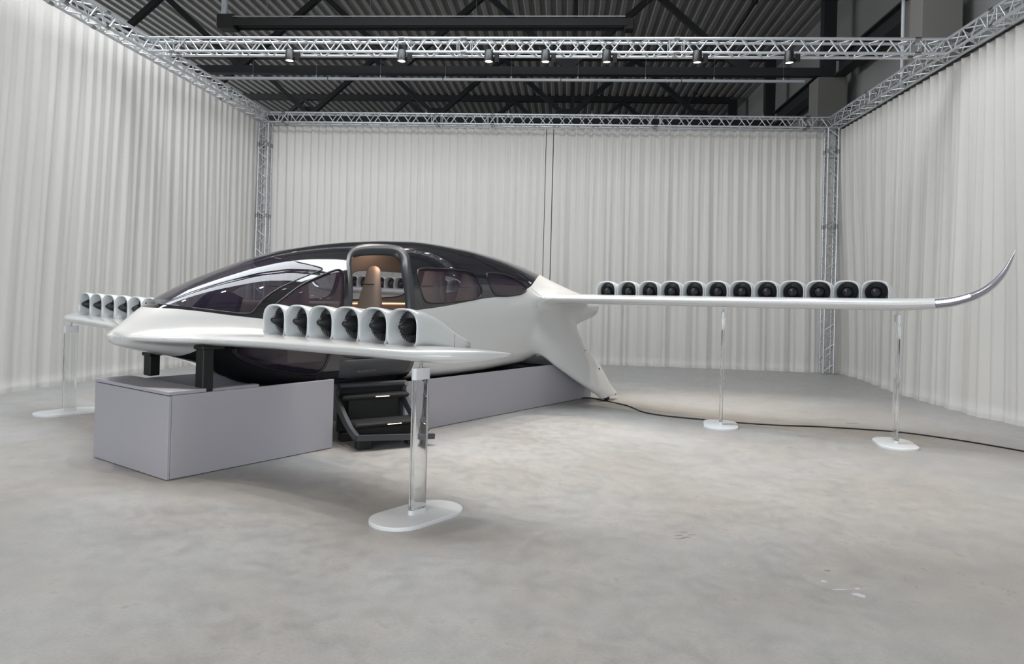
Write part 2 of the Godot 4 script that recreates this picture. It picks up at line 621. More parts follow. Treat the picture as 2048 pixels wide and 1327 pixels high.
func corrugate(st: SurfaceTool, x0: float, x1: float, z0: float, z1: float) -> void:
	# trapezoid ribs running along z, bottom at HALL_H
	var pitch := 0.33
	var i0 := ceili(x0 / pitch)
	var prof := [Vector2(x0, HALL_H)]
	var x := i0 * pitch
	while x + 0.3 < x1:
		prof.append(Vector2(x + 0.0, HALL_H))
		prof.append(Vector2(x + 0.05, HALL_H + 0.07))
		prof.append(Vector2(x + 0.15, HALL_H + 0.07))
		prof.append(Vector2(x + 0.2, HALL_H))
		x += pitch
	prof.append(Vector2(x1, HALL_H))
	for i in prof.size() - 1:
		var a: Vector2 = prof[i]
		var b: Vector2 = prof[i + 1]
		if b.x - a.x < 0.001:
			continue
		face(st, [Vector3(a.x, a.y, z0), Vector3(b.x, b.y, z0), Vector3(b.x, b.y, z1), Vector3(a.x, a.y, z1)], Vector3.DOWN)
	face(st, [Vector3(x0, HALL_H + 0.25, z0), Vector3(x1, HALL_H + 0.25, z0), Vector3(x1, HALL_H + 0.25, z1), Vector3(x0, HALL_H + 0.25, z1)], Vector3.UP)

func girder(z: float, label: String) -> void:
	var g := thing("roof_girder", label, "girder", Transform3D(Basis(), Vector3(0, 0, z)), "roof girders")
	var yb := 8.05
	var yt := HALL_H - 0.12
	box(g, "bottom_chord", Vector3(-23.9, yb - 0.1, -0.12), Vector3(6.95, yb + 0.12, 0.12), M.dark_steel)
	box(g, "top_chord", Vector3(-23.9, yt - 0.12, -0.13), Vector3(6.95, yt + 0.12, 0.13), M.dark_steel)
	for k in 9:
		var xb := -24.07 + 4.8 * k - 4.8
		for s in [[xb, xb + 2.4], [xb, xb - 2.4]]:
			if minf(s[0], s[1]) < -23.9 or maxf(s[0], s[1]) > 7.0:
				continue
			var a := Vector3(s[0], yb + 0.1, 0)
			var b := Vector3(s[1], yt - 0.1, 0)
			part(g, "web_brace", unit_box, M.dark_steel, bar_xf(a, b, 0.16, 0.16))
		if xb > -23.9 and xb < 6.9:
			box(g, "gusset_plate", Vector3(xb - 0.22, yb + 0.1, -0.02), Vector3(xb + 0.22, yb + 0.42, 0.02), M.dark_steel)
	box(g, "hanger_post", Vector3(0.05, yb, -0.06), Vector3(0.17, yt, 0.06), M.dark_steel)

func bar_xf(a: Vector3, b: Vector3, w: float, d: float) -> Transform3D:
	var y := b - a
	var n := y.normalized()
	var x := n.cross(Vector3(0, 0, 1)).normalized()
	if x.length() < 0.5:
		x = Vector3(1, 0, 0)
	return Transform3D(Basis(x * w, y, x.cross(n) * d), (a + b) * 0.5)

# ------------------------------------------------------------------ aluminium trusses
func truss(label: String, a: Vector3, b: Vector3, side: Vector3, up: Vector3, couplers: Array, group := "") -> Node3D:
	# a..b is the line of one chord; the others stand off by 0.24 m along side and up
	var g := thing("lighting_truss", label, "truss", Transform3D(Basis(), a), group)
	var d := b - a
	var length := d.length()
	var n := d / length
	var o := [Vector3.ZERO, side * 0.24, side * 0.24 + up * 0.24, up * 0.24]
	for c in o:
		rod(g, "chord", c, c + d, 0.05, M.aluminium)
	var steps := int(length / 0.24)
	var step := length / steps
	for f in 4:
		var p: Vector3 = o[f]
		var q: Vector3 = o[(f + 1) % 4]
		for i in steps:
			var t0 := i * step + 0.03
			var t1 := (i + 1) * step - 0.03
			var flip := (i + f) % 2 == 0
			rod(g, "brace", (p if flip else q) + n * t0, (q if flip else p) + n * t1, 0.025, M.aluminium)
	for c in couplers:
		for dt in [-0.12, 0.12]:
			for f in 4:
				rod(g, "coupler_bar", o[f] + n * (c + dt), o[(f + 1) % 4] + n * (c + dt), 0.02, M.aluminium)
		for f in 4:
			rod(g, "coupler", o[f] + n * (c - 0.05), o[f] + n * (c + 0.05), 0.062, M.steel_bolt)
	return g

func make_trusses() -> void:
	truss("silver lattice truss along the top of the rear curtain", Vector3(XL - 0.24, YL, ZB), Vector3(XR + 0.24, YL, ZB), Vector3(0, 0, -1), Vector3.UP, [0.6, 4.5, 5.9, 9.9, 13.5])
	truss("silver lattice truss across the room carrying the seven spotlights", Vector3(XL, YL, ZC), Vector3(XR, YL, ZC), Vector3(0, 0, -1), Vector3.UP, [0.45, 4.6, 5.7, 9.35, 13.3])
	truss("silver lattice truss across the room just in front of the camera, above the frame", Vector3(XL, YL, -1.4), Vector3(XR, YL, -1.4), Vector3(0, 0, -1), Vector3.UP, [0.45, 4.6, 9.2])
	truss("silver lattice truss across the room above the frame", Vector3(XL, YL, -7.0), Vector3(XR, YL, -7.0), Vector3(0, 0, -1), Vector3.UP, [0.45, 4.6, 9.2])
	truss("silver lattice truss above the left curtain", Vector3(XL, YL, -1.2), Vector3(XL, YL, ZB), Vector3(-1, 0, 0), Vector3.UP, [3.0, 6.0, 9.2, 10.2, 14.6])
	truss("silver lattice truss above the right curtain", Vector3(XR, YL, -1.2), Vector3(XR, YL, ZB), Vector3(1, 0, 0), Vector3.UP, [3.0, 6.0, 9.1, 10.1, 14.6])
	truss("upright silver lattice truss in the rear left corner", Vector3(XL - 0.02, 0.03, ZB), Vector3(XL - 0.02, YL, ZB), Vector3(-1, 0, 0), Vector3(0, 0, -1), [3.5, 5.3])
	truss("upright silver lattice truss in the rear right corner", Vector3(XR - 0.02, 0.03, ZB), Vector3(XR - 0.02, YL, ZB), Vector3(1, 0, 0), Vector3(0, 0, -1), [3.5, 5.3])
	for c in [["curtain_track", "dark curtain track under the truss above the left curtain", Vector3(XL - 1.08, 6.33, -3.0), Vector3(XL - 0.34, 6.33, ZB)], ["curtain_track", "dark curtain track with cables under the truss above the right curtain", Vector3(XR + 0.3, YL - 0.028, -3.0), Vector3(XR + 0.3, YL - 0.028, ZB)], ["curtain_track", "pale curtain track under the rear truss", Vector3(XL, YL - 0.028, ZB - 0.3), Vector3(XR, YL - 0.028, ZB - 0.3)]]:
		var g := thing(c[0], c[1], "track", Transform3D(Basis(), c[2]))
		var d: Vector3 = c[3] - c[2]
		part(g, "rail", unit_box, M.aluminium if "pale" in c[1] else M.dark_steel, bar_xf(Vector3.ZERO, d, 0.03, 0.03))
		var n := int(d.length() / 0.5)
		for k in n:
			var p := d * (k + 0.5) / n
			rod(g, "track_hanger", p, p + Vector3(0, 0.05, 0), 0.02, M.steel_bolt)
	for k in 6:
		var g := thing("truss_clamp", ["leftmost small clamp with wing bolt on top of the rear truss", "second clamp from the left on top of the rear truss", "clamp just left of the curtain seam on top of the rear truss", "clamp just right of the curtain seam on top of the rear truss", "second clamp from the right on top of the rear truss", "rightmost small clamp with wing bolt on top of the rear truss"][k], "clamp", Transform3D(Basis(), Vector3(-5.6 + 2.05 * k, YU, ZB)), "clamps on the rear truss")
		rod(g, "collar", Vector3(-0.03, 0, 0), Vector3(0.03, 0, 0), 0.075, M.aluminium)
		rod(g, "bolt", Vector3(0, 0.03, 0), Vector3(0, 0.1, 0), 0.02, M.steel_bolt)

# ------------------------------------------------------------------ curtains
func make_curtains() -> void:
	curtain("long off-white pleated curtain along the left side", [Vector2(-8.95, -6.0), Vector2(-8.6, -9.5), Vector2(-8.42, -11.5), Vector2(-8.22, -13.4), Vector2(-8.0, -15.5), Vector2(-7.92, -18.5)], [Vector2(XL - 0.95, -6.0), Vector2(XL - 0.34, -18.5)], 1, 0.27, 0.055, 6.3)
	curtain("off-white pleated curtain at the rear, left of the seam", [Vector2(-8.0, -18.35), Vector2(-4, -18.4), Vector2(-0.57, -18.42)], [Vector2(-8.0, ZB - 0.3), Vector2(-0.57, ZB - 0.3)], 2, 0.2, 0.068)
	curtain("narrow off-white curtain strip between the two rear curtains", [Vector2(-0.555, -18.42), Vector2(-0.39, -18.42)], [Vector2(-0.555, ZB - 0.3), Vector2(-0.39, ZB - 0.3)], 5, 0.5, 0.03)
	curtain("off-white pleated curtain at the rear, right of the seam", [Vector2(-0.37, -18.42), Vector2(2.2, -18.52), Vector2(4.6, -18.42), Vector2(6.75, -18.36)], [Vector2(-0.37, ZB - 0.3), Vector2(6.6, ZB - 0.3)], 3, 0.24, 0.085)
	curtain("long off-white pleated curtain along the right side", [Vector2(6.7, -18.5), Vector2(6.72, -17.0), Vector2(6.5, -15.0), Vector2(6.47, -13.5), Vector2(6.52, -12.0), Vector2(6.72, -11.0), Vector2(6.85, -8.0), Vector2(6.85, -4.5)], [Vector2(XR + 0.3, -18.5), Vector2(XR + 0.36, -4.5)], 4, 0.25, 0.08)

func along(path: PackedVector2Array, q: float) -> Vector2:
	var total := 0.0
	for i in path.size() - 1:
		total += path[i].distance_to(path[i + 1])
	var want := q * total
	for i in path.size() - 1:
		var l := path[i].distance_to(path[i + 1])
		if want <= l or i == path.size() - 2:
			return path[i].lerp(path[i + 1], want / l)
		want -= l
	return path[-1]

func curtain(label: String, bottom: Array, top: Array, sd: int, pleat: float, amp: float, height := 5.856) -> void:
	var nb := smooth_poly(bottom, 8, false)
	var nt := PackedVector2Array(top)
	var length := 0.0
	for i in nb.size() - 1:
		length += nb[i].distance_to(nb[i + 1])
	var noise := FastNoiseLite.new()
	noise.seed = sd * 31
	noise.frequency = 1.0
	noise.noise_type = FastNoiseLite.TYPE_SIMPLEX_SMOOTH
	noise.fractal_octaves = 2
	var cols := int(length / 0.02)
	var rows := []
	var levels := [0.003, 0.05, 0.105, 0.11, 0.25, 0.6, 1.0, 1.5, 2.0, 2.6, 3.2, 3.8, 4.3, 4.8, 5.2, 5.5, 5.65, height]
	var bt := PackedVector2Array()
	var tt := PackedVector2Array()
	var nn := PackedVector2Array()
	for j in cols + 1:
		bt.append(along(nb, float(j) / cols))
		tt.append(along(nt, float(j) / cols))
	for j in cols + 1:
		var e := (bt[mini(j + 4, cols)] - bt[maxi(j - 4, 0)]).normalized()
		nn.append(Vector2(-e.y, e.x))
	for li in levels.size():
		var y: float = levels[li]
		var v := y / height
		var row := PackedVector3Array()
		for j in cols + 1:
			var u := j * length / cols
			var p := bt[j].lerp(tt[j], smoothstep(0.0, 1.0, v))
			# regular pinch pleats above, wide irregular folds below
			var wob := noise.get_noise_1d(u * 0.6) * 2.2
			var ph := TAU * u / pleat + wob
			var fold := sin(ph + 0.7 * sin(ph))
			var broad := sin(TAU * u / (pleat * 2.3) + 4.0 * noise.get_noise_2d(u * 0.45, v * 0.12)) + 0.9 * noise.get_noise_2d(u * 2.6, v * 0.16 + 9.0)
			var low := 1.0 - smoothstep(0.3, 0.97, v)
			var dsp := amp * (fold * lerpf(0.44, 0.22, low) + broad * (0.06 + 0.34 * low))
			dsp += 0.008 * noise.get_noise_2d(u * 7.0, v * 0.7)
			var yy := y
			if li == 0:
				yy = 0.0
			if li <= 2:
				dsp += 0.004
			row.append(Vector3(p.x + nn[j].x * dsp, yy, p.y + nn[j].y * dsp))
		rows.append(row)
	var st := new_st()
	st.set_smooth_group(0)
	add_grid(st, rows)
	st.index()
	st.generate_normals()
	var o := MeshInstance3D.new()
	o.name = numbered("curtain")
	o.mesh = st.commit()
	o.material_override = M.curtain_cloth
	add_child(o)
	o.set_meta("label", label)
	o.set_meta("category", "curtain")
	o.set_meta("group", "off-white stage curtains")

# ------------------------------------------------------------------ spotlights
func make_spotlights() -> void:
	var xs := [-4.935, -2.932, -1.405, -0.425, 0.621, 2.145, 3.667]
	var aim := [Vector3(-4.7, 0.6, -10.6), Vector3(-2.9, 0.9, -10.4), Vector3(-1.3, 0.5, -10.6), Vector3(-0.3, 1.0, -11.2), Vector3(0.9, 0.3, -11.9), Vector3(2.3, 0.0, -11.6), Vector3(3.9, 0.0, -11.4)]
	var can := merge_mesh([[lathe(PackedVector2Array([Vector2(-0.15, 0.0), Vector2(-0.15, 0.05), Vector2(-0.135, 0.062), Vector2(0.02, 0.066), Vector2(0.026, 0.066), Vector2(0.026, 0.056), Vector2(0.0, 0.054)]), 20), Transform3D()]])
	var lens := lathe(PackedVector2Array([Vector2(0.01, 0.0), Vector2(0.012, 0.03), Vector2(0.008, 0.055)]), 20)
	var names := ["leftmost of the seven", "second from the left", "third from the left", "middle one of the seven", "third from the right", "second from the right", "rightmost of the seven"]
	for k in 7:
		spotlight(Vector3(xs[k], 5.77, ZC + 0.02), aim[k], "black spotlight on the front truss, " + names[k], "spotlights on the front truss", SPOT_E, can, lens)
	# a second row above the aircraft nose, out of the frame: its lamps show in the windscreen and cast the steep shadows
	var near := [[-4.9, Vector3(-4.6, 0.5, -7.6)], [-3.25, Vector3(-3.0, 0.5, -7.4)], [-1.6, Vector3(-1.5, 0.4, -7.2)], [0.0, Vector3(0.1, 0.0, -7.3)], [1.65, Vector3(1.6, 0.0, -7.6)], [3.3, Vector3(2.9, 0.0, -7.4)], [4.9, Vector3(4.2, 0.0, -7.6)]]
	for k in 7:
		spotlight(Vector3(near[k][0], 5.77, -6.98), near[k][1], "black spotlight on the nearer truss above the frame, " + names[k], "spotlights on the nearer truss", NEAR_E, can, lens)
	var front := [[-5.0, Vector3(-4.8, 0.0, -3.6)], [-2.5, Vector3(-2.3, 0.0, -3.6)], [0.0, Vector3(0.0, 0.0, -3.4)], [2.5, Vector3(2.2, 0.0, -3.6)], [5.0, Vector3(4.6, 0.0, -3.6)]]
	names = ["leftmost of five", "second of five from the left", "middle one of five", "second of five from the right", "rightmost of five"]
	for k in 5:
		spotlight(Vector3(front[k][0], 5.77, -1.38), front[k][1], "black spotlight on the truss nearest the camera, " + names[k], "spotlights on the truss nearest the camera", NEAR_E, can, lens)

func spotlight(head: Vector3, aim: Vector3, label: String, group: String, energy: float, can: Mesh, lens: Mesh) -> void:
	var g := thing("spotlight", label, "spotlight", Transform3D(Basis(), head), group)
	var to: Vector3 = (aim - head).normalized()
	var tilt := Vector3(to.x * 0.55, -1.0, to.z * 0.35).normalized()
	var z := tilt.cross(Vector3(1, 0, 0)).normalized()
	var xf := Transform3D(Basis(tilt, z.cross(tilt).normalized() * -1.0, z) * Basis.from_scale(Vector3(1.2, 1.25, 1.25)), Vector3(-0.01, -0.02, 0))
	part(g, "lamp_housing", can, M.lamp_black, xf)
	part(g, "lens", lens, M.lamp_glow, xf)
	box(g, "bracket", Vector3(0.085, -0.03, -0.05), Vector3(0.165, 0.104, 0.03), M.lamp_black, 0.01)
	rod(g, "pivot", Vector3(0.04, 0.03, 0), Vector3(0.09, 0.03, 0), 0.04, M.lamp_black)
	var s := SpotLight3D.new()
	s.name = "beam"
	s.light_energy = energy
	s.light_color = Color(1.0, 0.94, 0.87)
	s.spot_angle = 32.0
	s.spot_angle_attenuation = 1.0
	s.spot_range = 40.0
	s.spot_attenuation = 2.0
	s.light_size = 0.06
	s.shadow_enabled = true
	add_child(s, true)
	s.look_at_from_position(head + tilt * 0.05, aim, Vector3.UP if absf(to.y) < 0.95 else Vector3(0, 0, 1))

# ------------------------------------------------------------------ plinths
func plinth_frame() -> Transform3D:
	var u := Vector3(0.5281, 0, -0.8492)
	var t := Vector3(0.8492, 0, 0.5281)
	return Transform3D(Basis(u, Vector3.UP, t), Vector3(-3.4745, 0, -6.2614))

func make_plinths() -> void:
	var w := 1.373
	var g := thing("front_plinth", "open grey box plinth under the nose with a partial lid", "plinth", plinth_frame())
	box(g, "front_panel", Vector3(0, 0.006, -w), Vector3(0.03, 0.748, 0), M.plinth_grey, 0.003)
	box(g, "side_panel", Vector3(0.034, 0.006, -0.03), Vector3(1.87, 0.752, 0), M.plinth_grey, 0.003)
	box(g, "side_panel", Vector3(0.034, 0.006, -w), Vector3(1.87, 0.752, -w + 0.03), M.plinth_grey, 0.003)
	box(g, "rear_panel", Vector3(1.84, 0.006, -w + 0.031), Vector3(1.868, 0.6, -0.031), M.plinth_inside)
	box(g, "lid", Vector3(-0.004, 0.756, -w - 0.002), Vector3(0.36, 0.787, 0.002), M.plinth_grey, 0.003)
	box(g, "inner_deck", Vector3(0.36, 0.56, -w + 0.031), Vector3(1.84, 0.585, -0.031), M.matt_black)
	box(g, "ledge", Vector3(0.36, 0.7, -0.12), Vector3(0.95, 0.775, -0.031), M.plinth_grey, 0.008)
	var r := thing("rear_plinth", "long low grey plinth under the rear fuselage", "plinth", plinth_frame())
	box(r, "side_panel", Vector3(2.98, 0.006, -0.03), Vector3(7.512, 0.63, 0), M.plinth_grey, 0.003)
	box(r, "side_panel", Vector3(2.98, 0.006, -w), Vector3(7.512, 0.63, -w + 0.03), M.plinth_grey, 0.003)
	box(r, "end_panel", Vector3(7.485, 0.006, -w + 0.031), Vector3(7.51, 0.628, -0.031), M.plinth_grey, 0.003)
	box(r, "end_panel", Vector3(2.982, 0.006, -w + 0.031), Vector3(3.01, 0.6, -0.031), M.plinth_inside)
	box(r, "inner_deck", Vector3(3.01, 0.22, -w + 0.031), Vector3(7.48, 0.25, -0.031), M.matt_black)
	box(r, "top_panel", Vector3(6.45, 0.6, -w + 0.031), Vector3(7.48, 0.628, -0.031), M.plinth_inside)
	box(r, "black_cradle", Vector3(3.05, 0.25, -w + 0.4), Vector3(6.2, 0.58, -0.4), M.matt_black)
	for p in [["square black strut under the canard beside the plinth lid", Vector3(0.42, 0.752, 0.80), 0.42, 0.72], ["square black strut under the nose at the far side of the lid", Vector3(0.5, 0.787, -0.385), 0.27, 0.787]]:
		var at: Vector3 = aircraft_frame() * p[1]
		at.y = 0
		var s := thing("support_strut", p[0], "strut", Transform3D(plinth_frame().basis, at), "black struts carrying the nose")
		var base: float = p[3]
		if p[2] > 0.4:
			base = 0.586
		box(s, "post", Vector3(-0.055, base, -0.065), Vector3(0.055, 0.75 + p[2], 0.065), M.matt_black, 0.008)
		box(s, "head_plate", Vector3(-0.075, 0.72 + p[2], -0.08), Vector3(0.16, 0.76 + p[2], 0.08), M.matt_black, 0.012)

# ------------------------------------------------------------------ aircraft: shape functions
func aircraft_frame() -> Transform3D:
	var a := 0.59329
	return Transform3D(Basis(Vector3(sin(a), 0, -cos(a)), Vector3.UP, Vector3(cos(a), 0, sin(a))), Vector3(-4.244, 0, -6.74))

# station, roof line, keel line, height of the widest point, half width
const HULL := [[-0.09, 1.235, 1.205, 1.22, 0.02], [-0.05, 1.275, 1.175, 1.222, 0.10], [0.0, 1.315, 1.15, 1.225, 0.16], [0.134, 1.44, 1.10, 1.23, 0.27], [0.325, 1.575, 1.045, 1.24, 0.39], [0.525, 1.69, 0.99, 1.245, 0.48], [0.788, 1.815, 0.91, 1.25, 0.575], [1.066, 1.93, 0.77, 1.26, 0.645], [1.362, 2.04, 0.67, 1.27, 0.70], [1.676, 2.138, 0.625, 1.28, 0.74], [2.01, 2.218, 0.61, 1.29, 0.77], [2.37, 2.284, 0.61, 1.30, 0.79], [2.75, 2.336, 0.61, 1.30, 0.805], [3.29, 2.388, 0.605, 1.30, 0.815], [3.88, 2.415, 0.595, 1.31, 0.81], [4.585, 2.388, 0.605, 1.32, 0.785], [5.26, 2.325, 0.64, 1.35, 0.74], [6.0, 2.208, 0.68, 1.40, 0.67], [6.4, 2.12, 0.76, 1.44, 0.62], [6.76, 2.02, 0.90, 1.48, 0.58], [7.1, 1.925, 1.04, 1.51, 0.55], [7.5, 1.81, 1.19, 1.53, 0.53], [7.85, 1.745, 1.285, 1.54, 0.51], [8.0, 1.70, 1.33, 1.54, 0.46], [8.06, 1.62, 1.42, 1.54, 0.32]]
# span station, leading edge, trailing edge
const CANARD := [[0.0, -0.09, 1.5], [0.2, -0.04, 1.5], [0.4, 0.04, 1.48], [0.6, 0.16, 1.45], [0.8, 0.31, 1.42], [1.12, 0.43, 1.4], [1.48, 0.545, 1.38], [1.98, 0.615, 1.36], [2.55, 0.665, 1.35], [3.15, 0.70, 1.36], [3.37, 0.755, 1.38], [3.5, 0.85, 1.4], [3.59, 1.0, 1.42], [3.65, 1.2, 1.44], [3.68, 1.38, 1.46]]
const WING := [[0.0, 5.3, 7.4], [0.5, 5.62, 7.4], [0.8, 5.9, 7.35], [1.1, 6.01, 7.3], [1.4, 6.07, 7.25], [3.37, 6.35, 7.2], [5.46, 6.65, 7.25], [6.0, 6.76, 7.3]]
# height, centre, half chord, offset to port, half thickness
const LEG := [[0.0, 7.5, 0.27, 1.06, 0.06], [0.1, 7.42, 0.30, 1.03, 0.075], [0.2, 7.28, 0.345, 0.985, 0.09], [0.48, 6.99, 0.53, 0.85, 0.115], [0.72, 6.74, 0.64, 0.74, 0.14], [1.07, 6.5, 0.68, 0.56, 0.2], [1.4, 6.45, 0.55, 0.36, 0.16], [1.7, 6.45, 0.4, 0.2, 0.1]]
const CANARD_Y := 1.222
const CANARD_RISE := 0.009
const TAB := 0.01

var h_top := PackedFloat32Array()
var h_bot := PackedFloat32Array()
var h_mid := PackedFloat32Array()
var h_wid := PackedFloat32Array()
var c_le := PackedFloat32Array()
var c_te := PackedFloat32Array()
var w_le := PackedFloat32Array()
var w_te := PackedFloat32Array()
var l_c := PackedFloat32Array()
var l_a := PackedFloat32Array()
var l_t := PackedFloat32Array()
var l_b := PackedFloat32Array()

func tabulate(table: Array, k: int, x0: float, x1: float) -> PackedFloat32Array:
	var xs := column_of(table, 0)
	var ys := column_of(table, k)
	var out := PackedFloat32Array()
	for i in int((x1 - x0) / TAB) + 2:
		out.append(hermite(xs, ys, x0 + i * TAB))
	return out

func tab(a: PackedFloat32Array, x: float, x0: float) -> float:
	var q := (x - x0) / TAB
	var n := a.size()
	if q <= 0.0:
		return a[0]
	var i := int(q)
	if i >= n - 1:
		return a[n - 1]
	return a[i] + (a[i + 1] - a[i]) * (q - i)

func naca(x: float, thick: float) -> float:
	x = clampf(x, 0.0, 1.0)
	return 5.0 * thick * (0.2969 * sqrt(x) - x * (0.126 + x * (0.3516 - x * (0.2843 - 0.1036 * x))))

func canard_half(x: float, c: float) -> float:
	return maxf(naca(x, minf(0.125, 0.2 * c)), 0.012 if x > 0.5 else 0.0)

func wing_half(x: float, thick := 0.15) -> float:
	return maxf(naca(x, thick), 0.012 if x > 0.5 else 0.0)

func blend(a: float, b: float, k: float) -> float:
	var h := clampf(0.5 + 0.5 * (b - a) / k, 0.0, 1.0)
	return b * (1.0 - h) + a * h - k * h * (1.0 - h)

func body(s: float, y: float, t: float) -> float:
	t = absf(t)
	var yw := tab(h_mid, s, -0.1)
	var w := tab(h_wid, s, -0.1)
	var dy := y - yw
	var hh: float
	var n: float
	if dy > 0.0:
		hh = tab(h_top, s, -0.1) - yw
		n = 2.15
	else:
		hh = yw - tab(h_bot, s, -0.1)
		n = 2.7 + 2.2 * smoothstep(0.9, 2.6, s) * (1.0 - smoothstep(5.4, 6.6, s))
	var rho := pow(pow(t / w, n) + pow(absf(dy) / hh, n), 1.0 / n) + 1e-9
	var d := sqrt(t * t + dy * dy) * (1.0 - 1.0 / rho) if rho > 1e-4 else -w
	var e := maxf(-0.09 - s, s - 8.06)
	if e > 0.0:
		d = maxf(d, 0.0)
		d = sqrt(d * d + e * e)
	# canard
	if s < 2.2:
		var le := tab(c_le, t, 0.0)
		var c := tab(c_te, t, 0.0) - le
		var x := (s - le) / c
		var q := absf(y - CANARD_Y - CANARD_RISE * t) - canard_half(x, c)
		e = maxf(-x, x - 1.0) * c
		if e > 0.0:
			q = maxf(q, 0.0)
			q = sqrt(q * q + e * e)
		else:
			q *= 0.9
		d = blend(d, q, 0.12)
	if s > 4.8:
		var le := tab(w_le, t, 0.0)
		var c := tab(w_te, t, 0.0) - le
		var x := (s - le) / c
		var q := absf(y - 1.665 - 0.012 * t) - wing_half(x)
		e = maxf(-x, x - 1.0) * c
		if e > 0.0:
			q = maxf(q, 0.0)
			q = sqrt(q * q + e * e)
		else:
			q *= 0.9
		d = blend(d, q, 0.22)
		# leg
		var u := s - tab(l_c, y, 0.0)
		var v := t - tab(l_t, y, 0.0)
		var a := tab(l_a, y, 0.0)
		var b := tab(l_b, y, 0.0)
		var r := sqrt(u * u / (a * a) + v * v / (b * b)) + 1e-9
		q = sqrt(u * u + v * v) * (1.0 - 1.0 / r) * 0.8 if r > 1e-4 else -b
		q = maxf(q, maxf(0.05 + 0.08 * (s - 7.2) - y, y - 1.65))
		d = blend(d, q, 0.28)
	return d

func body_grad(p: Vector3) -> Vector3:
	var e := 0.004
	return Vector3(body(p.x + e, p.y, p.z) - body(p.x - e, p.y, p.z), body(p.x, p.y + e, p.z) - body(p.x, p.y - e, p.z), body(p.x, p.y, p.z + e) - body(p.x, p.y, p.z - e)) / (2.0 * e)

func hull_t(s: float, y: float) -> float:
	# half width of the bare hull at a station and height
	var yw := tab(h_mid, s, -0.1)
	var up := y > yw
	var hh := tab(h_top, s, -0.1) - yw if up else yw - tab(h_bot, s, -0.1)
	var n := 2.15 if up else 2.7 + 2.2 * smoothstep(0.9, 2.6, s) * (1.0 - smoothstep(5.4, 6.6, s))
	var b := absf(y - yw) / hh
	return 0.0 if b >= 1.0 else tab(h_wid, s, -0.1) * pow(1.0 - pow(b, n), 1.0 / n)

func hull_at(p: Vector2, lift := 0.0, side := 1.0) -> Vector3:
	var v := Vector3(p.x, p.y, hull_t(p.x, p.y))
	if lift != 0.0:
		var g := body_grad(v).normalized()
		if v.z == 0.0:
			g = Vector3(g.x, g.y, 0).normalized()
		v += g * lift
	return Vector3(v.x, v.y, v.z * side)

# ------------------------------------------------------------------ aircraft: skin mesh (surface nets on the port half)
var skin_p := PackedVector3Array()
var skin_n := PackedVector3Array()

